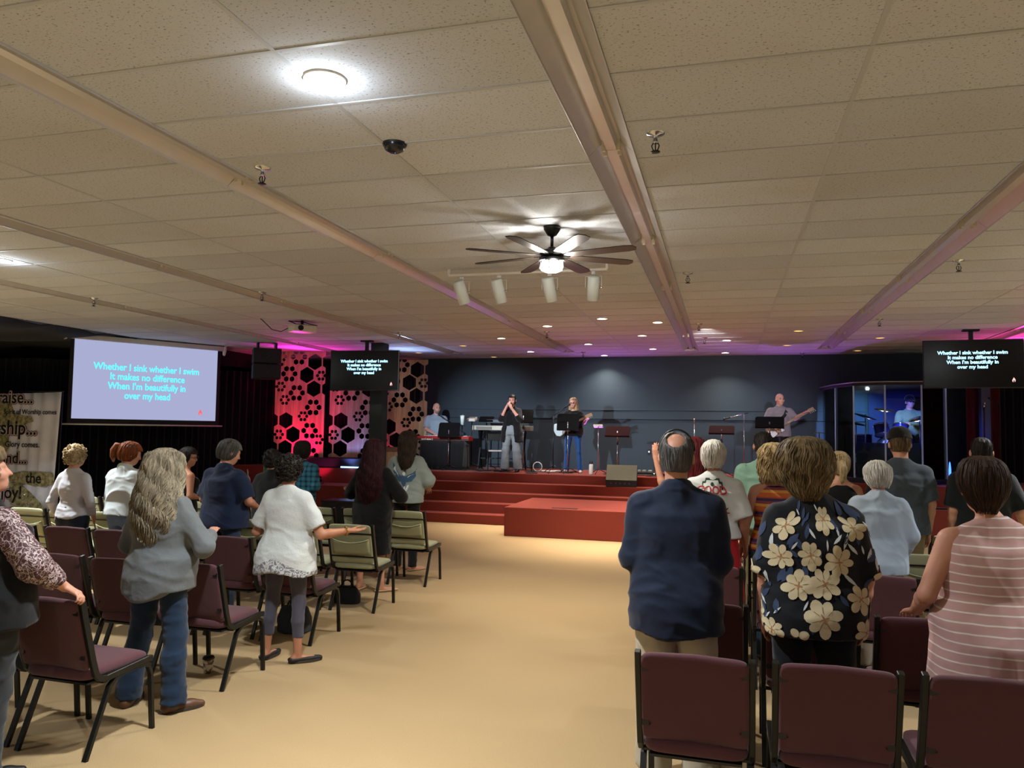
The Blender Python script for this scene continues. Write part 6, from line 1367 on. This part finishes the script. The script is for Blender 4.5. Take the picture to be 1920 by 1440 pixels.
def floral(b, bv, I, mats):
    mats += [M_FC, M_FI, M_FB, M_FL, M_FD]; rr = random.Random(5); kpx = 354.
    fl_ = [(1455, 972, 27), (1540, 958, 29), (1595, 972, 26), (1452, 1026, 27), (1506, 1020, 30), (1562, 1030, 32), (1484, 1074, 32), (1533, 1068, 34), (1592, 1094, 29), (1527, 1126, 36), (1486, 1166, 27), (1447, 1155, 25), (1600, 1152, 31)]
    pts = [((x-1521)/kpx, 1.85-(y-805)/kpx, r/kpx) for x, y, r in fl_]
    for i in range(12): pts.append(((i % 6-2.5)*.13+PI*.21+rr.uniform(-.02, .02), .95+.2*(i//6)+rr.uniform(-.04, .04), .08))
    for (u, z, r) in pts:
        th = u/.21; ph = rr.random()*6; npet = rr.choice([6, 7, 7]); r *= .92
        for j in range(npet): a = ph+2*PI*j/npet; L = r*rr.uniform(.85, 1.08); cyl_decal(b, bv, ell_poly(L*.36, L*rr.uniform(.24, .33), a+rr.uniform(-.15, .15), 12, math.cos(a)*L*.62, math.sin(a)*L*.62), th, z, .21, 1, .0065)
        cyl_decal(b, bv, ell_poly(r*.42, r*.42, 0, 12), th, z, .21, 1, .0072)
        for j in range(npet): a = ph+2*PI*(j+.5)/npet; cyl_decal(b, bv, ell_poly(r*.22, r*.02, a, 6, math.cos(a)*r*.42, math.sin(a)*r*.42), th, z, .21, 5, .0085)
        for j in range(4): a = ph+1.5*j; cyl_decal(b, bv, ell_poly(r*.15, r*.045, a, 8, math.cos(a)*r*.12, math.sin(a)*r*.12), th, z, .21, 2, .009)
    for i in range(120):
        u = rr.uniform(-.30, .30) if i < 90 else rr.uniform(.4, .9); z = rr.uniform(.86, 1.50); a = rr.uniform(.7, 2.4); mi = 3 if i % 2 else 4
        if any(math.hypot(u-p[0], z-p[1]) < p[2]*.95 for p in pts) and mi == 4: continue
        L = rr.uniform(.022, .046); wl = L*(.22 if mi == 4 else .42); cyl_decal(b, bv, [(c*L*math.cos(a)-s_*wl*math.sin(a), c*L*math.sin(a)+s_*wl*math.cos(a)) for c, s_ in ((-1, 0), (-.6, .7), (-.1, 1), (.5, .75), (1, 0), (.5, -.7), (-.1, -.95), (-.6, -.65))], u/.21, z, .21, mi, .0045)
person('woman in a black blouse printed with large cream flowers', (X_(1522, 4.35), 4.33, 0), R(2), 1.80, 'f', sh=.165, w=1.27, dp=1.2, hip=1.1, hx=-.035, armL=((-.222, -.02, 1.05), (-.222, .05, .84)), armR=((.232, -.02, 1.05), (.228, .06, .84)), hv=.009,
  top=dict(name='blouse', mat=cloth('floral_base', '0e1118', .75, .1, .15), hem=.785, sleeve=.50, ease=.034, sease=.014, puff=.006, sflare=.012, straight=1, neck=.10, wr=.012, seed=14, decal=floral), bottom=dict(mat=cloth('black_trousers', '0d1016', .9), ease=.02, knee=.08, ankle=.08), shoes=dict(mat=SHOE),
  hair=dict(rows=[(z, rx*1.13, ry*1.06, cx, cy) for z, rx, ry, cx, cy in HAIR['bob'][:-3]]+[(-.01, .128, .140, 0, -.026), (-.05, .118, .13, 0, -.032), (-.09, .096, .105, 0, -.04), (-.12, .082, .085, .004, -.05), (-.15, .05, .05, .01, -.06)], mat=H_ASH, n=520, wave=.035, thick=.0045, fly=.008, shag=.13, ang=135, rough=.003))
person('woman with a clipped blonde ponytail in a black sleeveless top', (X_(1574, 7.9), 7.9, 0), 0, 1.68, 'f', w=1.05, armL='down', armR='downout', top=dict(name='tank_top', mat=cloth('black_tee', '0e0f11'), hem=.85, sleeve=0, ease=.012, neckz=1.39, neck=.08, notrap=1), bottom=dict(mat=cloth('black_pants', '121214')), shoes=dict(mat=SHOE),
  hair=dict(kind='short', scale=1.08, mat=H_BLOND, n=140, tubes=[([(0, -.10, .03), (0, -.15, .02), (.01, -.165, -.05), (.01, -.15, -.13), (.0, -.13, -.18)], [.02, .036, .04, .03, .006])]))
I = person('woman with short white hair in a pale blue linen shirt', (X_(1645, 6.7), 6.7, 0), R(4), 1.64, 'f', sh=.16, w=1.12, armL='front', armR=((.24, -.01, 1.10), (.20, .13, .92)), head=(6, 6),
  top=dict(mat=cloth('linen_blue', 'a9b8c8', .9, .06, .3), hem=.80, sleeve=.96, ease=.032, collar=1, straight=1, wr=.014, seed=15, ws=(6, 6, 3)), bottom=dict(mat=cloth('beige_pants', 'a09484')), shoes=dict(mat=SHOE),
  hair=dict(kind='short', scale=1.18, mat=H_WHITE, n=190, thick=.006, shag=.09, fly=.008, seed=12))
person('man in a dark cap and slate grey t-shirt with khaki trousers', (X_(1688, 8.0), 8.0, 0), R(4), 1.90, 'm', sh=.172, w=1.12, dp=1.1, armL='down', armR='down', head=(8, 0), top=dict(mat=cloth('slate_tee', '3f474e', .9, .08), hem=.84, sleeve=.46, ease=.028, straight=1, wr=.013, seed=16), bottom=dict(mat=cloth('khaki_dark', '7a6a4c')), shoes=dict(mat=SHOE),
  hair=dict(kind='crop', scale=1.03, mat=H_BROWN, n=120, thick=.004, shag=.05, hat=cloth('cap_dark', '15130f', .9)))
ps = N('pink_stripe'); ps.set(.85); sp = ps.n('ShaderNodeSeparateXYZ'); ps.l(ps.co(), sp.inputs[0]); zz = ps.math('ADD', sp.outputs[2], ps.math('MULTIPLY', ps.noise(4, 2), .025)); ln = ps.math('LESS_THAN', ps.math('FRACT', ps.math('MULTIPLY', zz, 23)), .16); ps.base(ps.mix(ln, ps.mix(ps.noise(6, 3), srgb('ad8580'), srgb('c09a94')), srgb('d6cac2'))); ps.bump(ps.noise(6, 4), .3, .01)
I = person('woman in a sleeveless dusty pink dress with thin white stripes', (X_(1853, 4.2), 4.2, 0), R(6), 1.72, 'f', sh=.185, w=1.36, dp=1.25, hip=1.12, hx=-.03, armL=((-.29, -.02, 1.08), (-.27, .20, .955)), armR=((.30, .0, 1.10), (.33, .18, .99)), hv=.009, skin='skin_fair',
  handL=dict(dir=(-.1, .9, -.25), up=(-.1, .1, 1), curl=.35, side=1), handR=dict(dir=(.2, .9, -.2), up=(.1, .1, 1), curl=.5, side=-1),
  top=dict(name='dress', mat=ps.m, hem=.30, sleeve=0, ease=.014, flare=.035, straight=0, wr=.014, seed=17, neck=.085, notrap=0, ws=(6, 6, 3)), shoes=dict(mat=SHOE),
  hair=dict(rows=[(z, rx*.98, ry, cx, cy) for z, rx, ry, cx, cy in HAIR['full'][:-4]]+[(.02, .106, .128, 0, -.024), (-.015, .096, .122, 0, -.028), (-.05, .078, .106, 0, -.032), (-.08, .06, .085, 0, -.038), (-.105, .04, .055, 0, -.045)], mat=hairmat('hair_deepbrown', '0e0806', '3e2a1c', 70), n=300, thick=.0045, shag=.12, fly=.004, line=.05))
person('man with cropped dark hair in a black t-shirt, far right', (X_(1840, 8.0), 8.0, 0), R(-6), 1.83, 'm', sh=.175, w=1.15, dp=1.1, armL='down', armR=((.28, .02, 1.10), (.33, .2, .98)), skin='skin_fair', top=dict(mat=cloth('black_tee2', '14181a'), hem=.84, sleeve=.46, ease=.03, straight=1), bottom=dict(mat=cloth('black_pants', '121214')), shoes=dict(mat=SHOE), hair=dict(kind='crop', mat=H_DARK, n=120, thick=.003, shag=.03))

# --- the band
I = person('bald bearded man in a pale blue t-shirt playing the red keyboard', (X_(818, 17.0, 780), 17.0, .70), R(-148), 1.75, 'm', w=1.1, dp=1.1, armL=((-.24, .10, 1.10), (-.14, .36, 1.02)), armR=((.24, .10, 1.10), (.14, .36, 1.02)), face=True, skin='skin_pink', knees=[(-.16, .36, .82), (.16, .36, .82)], ank=[(-.15, .24, .33), (.15, .24, .33)], head=(4, 10),
  top=dict(mat=cloth('blue_tee', '8fa3b4', .9, .06), hem=.90, sleeve=.44, ease=.026, straight=1), bottom=dict(mat=cloth('jeans_grey', '2f4258'), ease=.01, hem=.36), shoes=dict(mat=SHOE))
b = MB(); F = Field(.007); T = I['T']; F.ell(np.array((0, .055, -.085))*I['s'], np.array((.05, .045, .04))*I['s'], .01, 'u', T); V, Q = fmesh(F, 1); b.add(V, Q, 0, True); b.build('beard', hairmat('beard_grey', '4a4642', '8a8680'), I['root'])
stool(X_(818, 17.0, 780), 17.03, SG, .60, 'tall black stool under the keyboard player')
mic_stand(845, 792, 16.75, 'boom microphone stand reaching the keyboard player\'s mouth', (831, 783))
I = person('singer in a black blazer and wide grey jeans holding a microphone to her mouth', (X_(960, 16.35, 780), 16.35, SG), R(176), 1.68, 'f', armL=((-.22, .12, 1.16), (-.05, .22, 1.42)), armR=((.22, .12, 1.16), (.06, .20, 1.44)), face=True, head=(6, 10), feet=((-.14, 0), (.16, 0)), skin='skin_pink', curl=1.0, hv=.009,
  handL=dict(dir=(.5, .1, .85), up=(-.6, .5, .3), curl=1.1, side=1), handR=dict(dir=(-.5, .1, .85), up=(.6, .5, .3), curl=1.1, side=-1),
  top=dict(name='crop_top', mat=cloth('crop_black', '0b0b0d', .85), hem=1.0, sleeve=0, ease=.006), bottom=dict(mat=cloth('wide_jeans', '858d92', .85, .15), ease=.022, knee=.088, ankle=.098, wr=.012), shoes=dict(mat=SHOE),
  hair=dict(kind='short', scale=1.0, mat=H_DARK, n=160, thick=.004, line=.062, tubes=[([(0, -.10, .02), (0, -.13, .0), (0, -.12, -.05)], [.02, .03, .012])]))
garment_top(I, dict(name='blazer', mat=cloth('blazer_black', '121316', .85), hem=.66, sleeve=.66, ease=.028, flare=.03, straight=1, open=.035, h=.009), .011, 1., 1., 1., 0, 'f')
MB().tube([I['S']((.145*math.sin(a), .108*math.cos(a), 1.0)) for a in np.linspace(0, 2*PI, 25)], 1, sec=[(-.004, -.016), (.004, -.016), (.004, .016), (-.004, .016)], up=(0, 0, 1)).build('belt', M_BLACKP, I['root'])
s_ = I['s']; hp = I['hp']; b = MB(); m0 = Vector(hp((0, .115, -.075))); d_ = Vector((0, -.55, .85)).normalized()*-1; d_ = Vector((0, .45, -.85)).normalized()
b.lathe([(.0005, 0), (.013, 0), (.018, .15), (.0005, .15)], m0+d_*.16, 12, axis=-d_); b.ball(tuple(m0), .026, 6); b = b.build('microphone', M_BLACKP); b.name = 'microphone'; b.matrix_world = Matrix.Translation(I['root'].location) @ Matrix.Rotation(R(176), 4, 'Z'); tag(b, 'black handheld microphone held by the singer in the blazer', 'microphone')
# front of the jeans shows through the open blazer: a black inner top edge
I2 = person('woman with glasses and long light hair playing a white guitar', (X_(1075, 16.75, 780), 16.75, SG), R(182), 1.64, 'f', w=1.2, hip=1.12, armL=((-.26, .06, 1.14), (-.34, .22, 1.20)), armR=((.28, .02, 1.10), (.10, .22, 1.04)), face=True, glasses=True, head=(6, -6), feet=((-.17, 0), (.15, 0)), skin='skin_pink', hv=.009,
  top=dict(mat=cloth('black_tee', '0e0f11'), hem=.84, sleeve=.5, ease=.03, straight=1, neckz=1.40, neck=.075), bottom=dict(mat=cloth('bright_jeans', '25508c', .85, .3), ease=.01), shoes=dict(mat=paint('sneaker', 'b8a8a4', .6)),
  hair=dict(rows=HAIR['short'][:5]+[(-.06, .098, .1, 0, -.03), (-.2, .12, .085, 0, -.045), (-.28, .10, .05, 0, -.06), (-.32, .06, .03, 0, -.06)], mat=hairmat('hair_light', '6a5236', 'cdb088'), n=200, thick=.0045, line=.075))
def guitar(root_loc, rz, c, ang, scale, bodym, neckm, label, bass=False):
    t = thing('guitar', label, 'guitar', root_loc, rz); k = scale
    out = [(-.26, .02), (-.25, .11), (-.17, .16), (-.07, .14), (.0, .10), (.08, .14), (.15, .13), (.12, .07), (.08, .03), (.10, -.04), (.15, -.10), (.09, -.14), (.0, -.10), (-.08, -.14), (-.18, -.16), (-.25, -.10)]
    M = Matrix.Translation(c) @ Matrix.Rotation(ang, 4, 'Y')
    def poly(p): return [(x*k, z*k) for x, z in p]
    MB().prism(poly(out), -.02, .025, 0, M).build('body', bodym, t, bevel=.008); L = (.86 if bass else .56)*k
    MB().box((.05, .025, -.022), (L, .045, .022), 0, M).build('neck', neckm, t); MB().prism([(L-.01, -.025), (L+.03, -.045), (L+.17*k, -.04), (L+.18*k, .03), (L-.01, .025)], .015, .032, 0, M).build('headstock', neckm, t, bevel=.004)
    for j in range(4):
        for s2 in ((1, -1) if not bass else (1,)): MB().box((L+.03+.035*j, .018, .03*s2-.008), (L+.042+.035*j, .03, .055*s2+.008) if s2 > 0 else (L+.042+.035*j, .03, -.05+.012), 0, M).build('tuning_peg', M_CHROME, t)
    b = MB()
    for j in range(4): b.tube([tuple(M @ Vector((-.12*k, .046, -.015+.01*j))), tuple(M @ Vector((L, .05, -.012+.008*j)))], .0012, 4)
    b.build('strings', M_CHROME, t); MB().box((-.14*k, .025, -.03), (-.11*k, .045, .03), 0, M).build('bridge', M_CHROME, t); MB().box((-.04, .025, -.03), (-.01, .04, .03), 0, M).build('pickup', M_BLACKP, t); return t
# in the player's frame the neck points to the player's left (-x), body on the right
rl = (X_(1075, 16.75, 780), 16.75, SG)
guitar(rl, R(182), (.17, .19, .99), PI-R(-25), .92, paint('guitar_white', 'cfe4ea', .3), paint('neck_maple', '8a6a48', .4), 'white guitar held by the woman with glasses')
I3 = person('bald man in a patterned grey shirt playing a bass guitar', (X_(1462, 16.7, 780), 16.7, SG), R(186), 1.74, 'm', w=1.12, dp=1.12, armL=((-.28, .08, 1.20), (-.40, .26, 1.30)), armR=((.28, .0, 1.10), (.14, .24, 1.00)), face=True, head=(2, 16), skin='skin_pink', hv=.009,
  top=dict(mat=cloth('bass_shirt', '8c858c', .9, .35, .3, 60), hem=.84, sleeve=.46, ease=.026, straight=1, collar=1), bottom=dict(mat=cloth('black_pants', '121214')), shoes=dict(mat=SHOE))
guitar((X_(1462, 16.7, 780), 16.7, SG), R(186), (.10, .22, 1.02), PI-R(-30), .8, paint('bass_white', 'dfe2e4', .3), paint('neck_maple', '8a6a48', .4), 'white bass guitar held by the bald man in the grey shirt', True)
b = MB(); b.tube([(.02, -.13, 1.30), (-.10, -.10, 1.42), (-.15, .02, 1.44), (-.08, .14, 1.30), (.08, .17, 1.12), (.18, .16, 1.04)], 1, sec=[(-.03, -.003), (.03, -.003), (.03, .003), (-.03, .003)], up=(0, 1, 0)); b.build('guitar_strap', paint('strap', '111111', .6), I3['root'])
person('drummer in a cap and olive shirt behind the drum kit inside the booth', (3.64, 17.35, .91), R(185), 1.74, 'm', face=True, armL=((-.25, .10, 1.12), (-.20, .36, 1.10)), armR=((.25, .10, 1.12), (.18, .36, 1.14)), knees=[(-.2, .38, .86), (.2, .38, .86)], ank=[(-.2, .34, .46), (.2, .34, .46)], head=(4, 10), skin='skin_fair',
  top=dict(mat=cloth('olive_shirt', '6a7a52', .9), hem=.90, sleeve=.46, ease=.026), bottom=dict(mat=cloth('black_pants', '121214'), ease=.008, hem=.48), shoes=dict(mat=SHOE), hair=dict(kind='crop', mat=H_DARK, n=60, hat=cloth('cap_dark', '15130f', .9)))
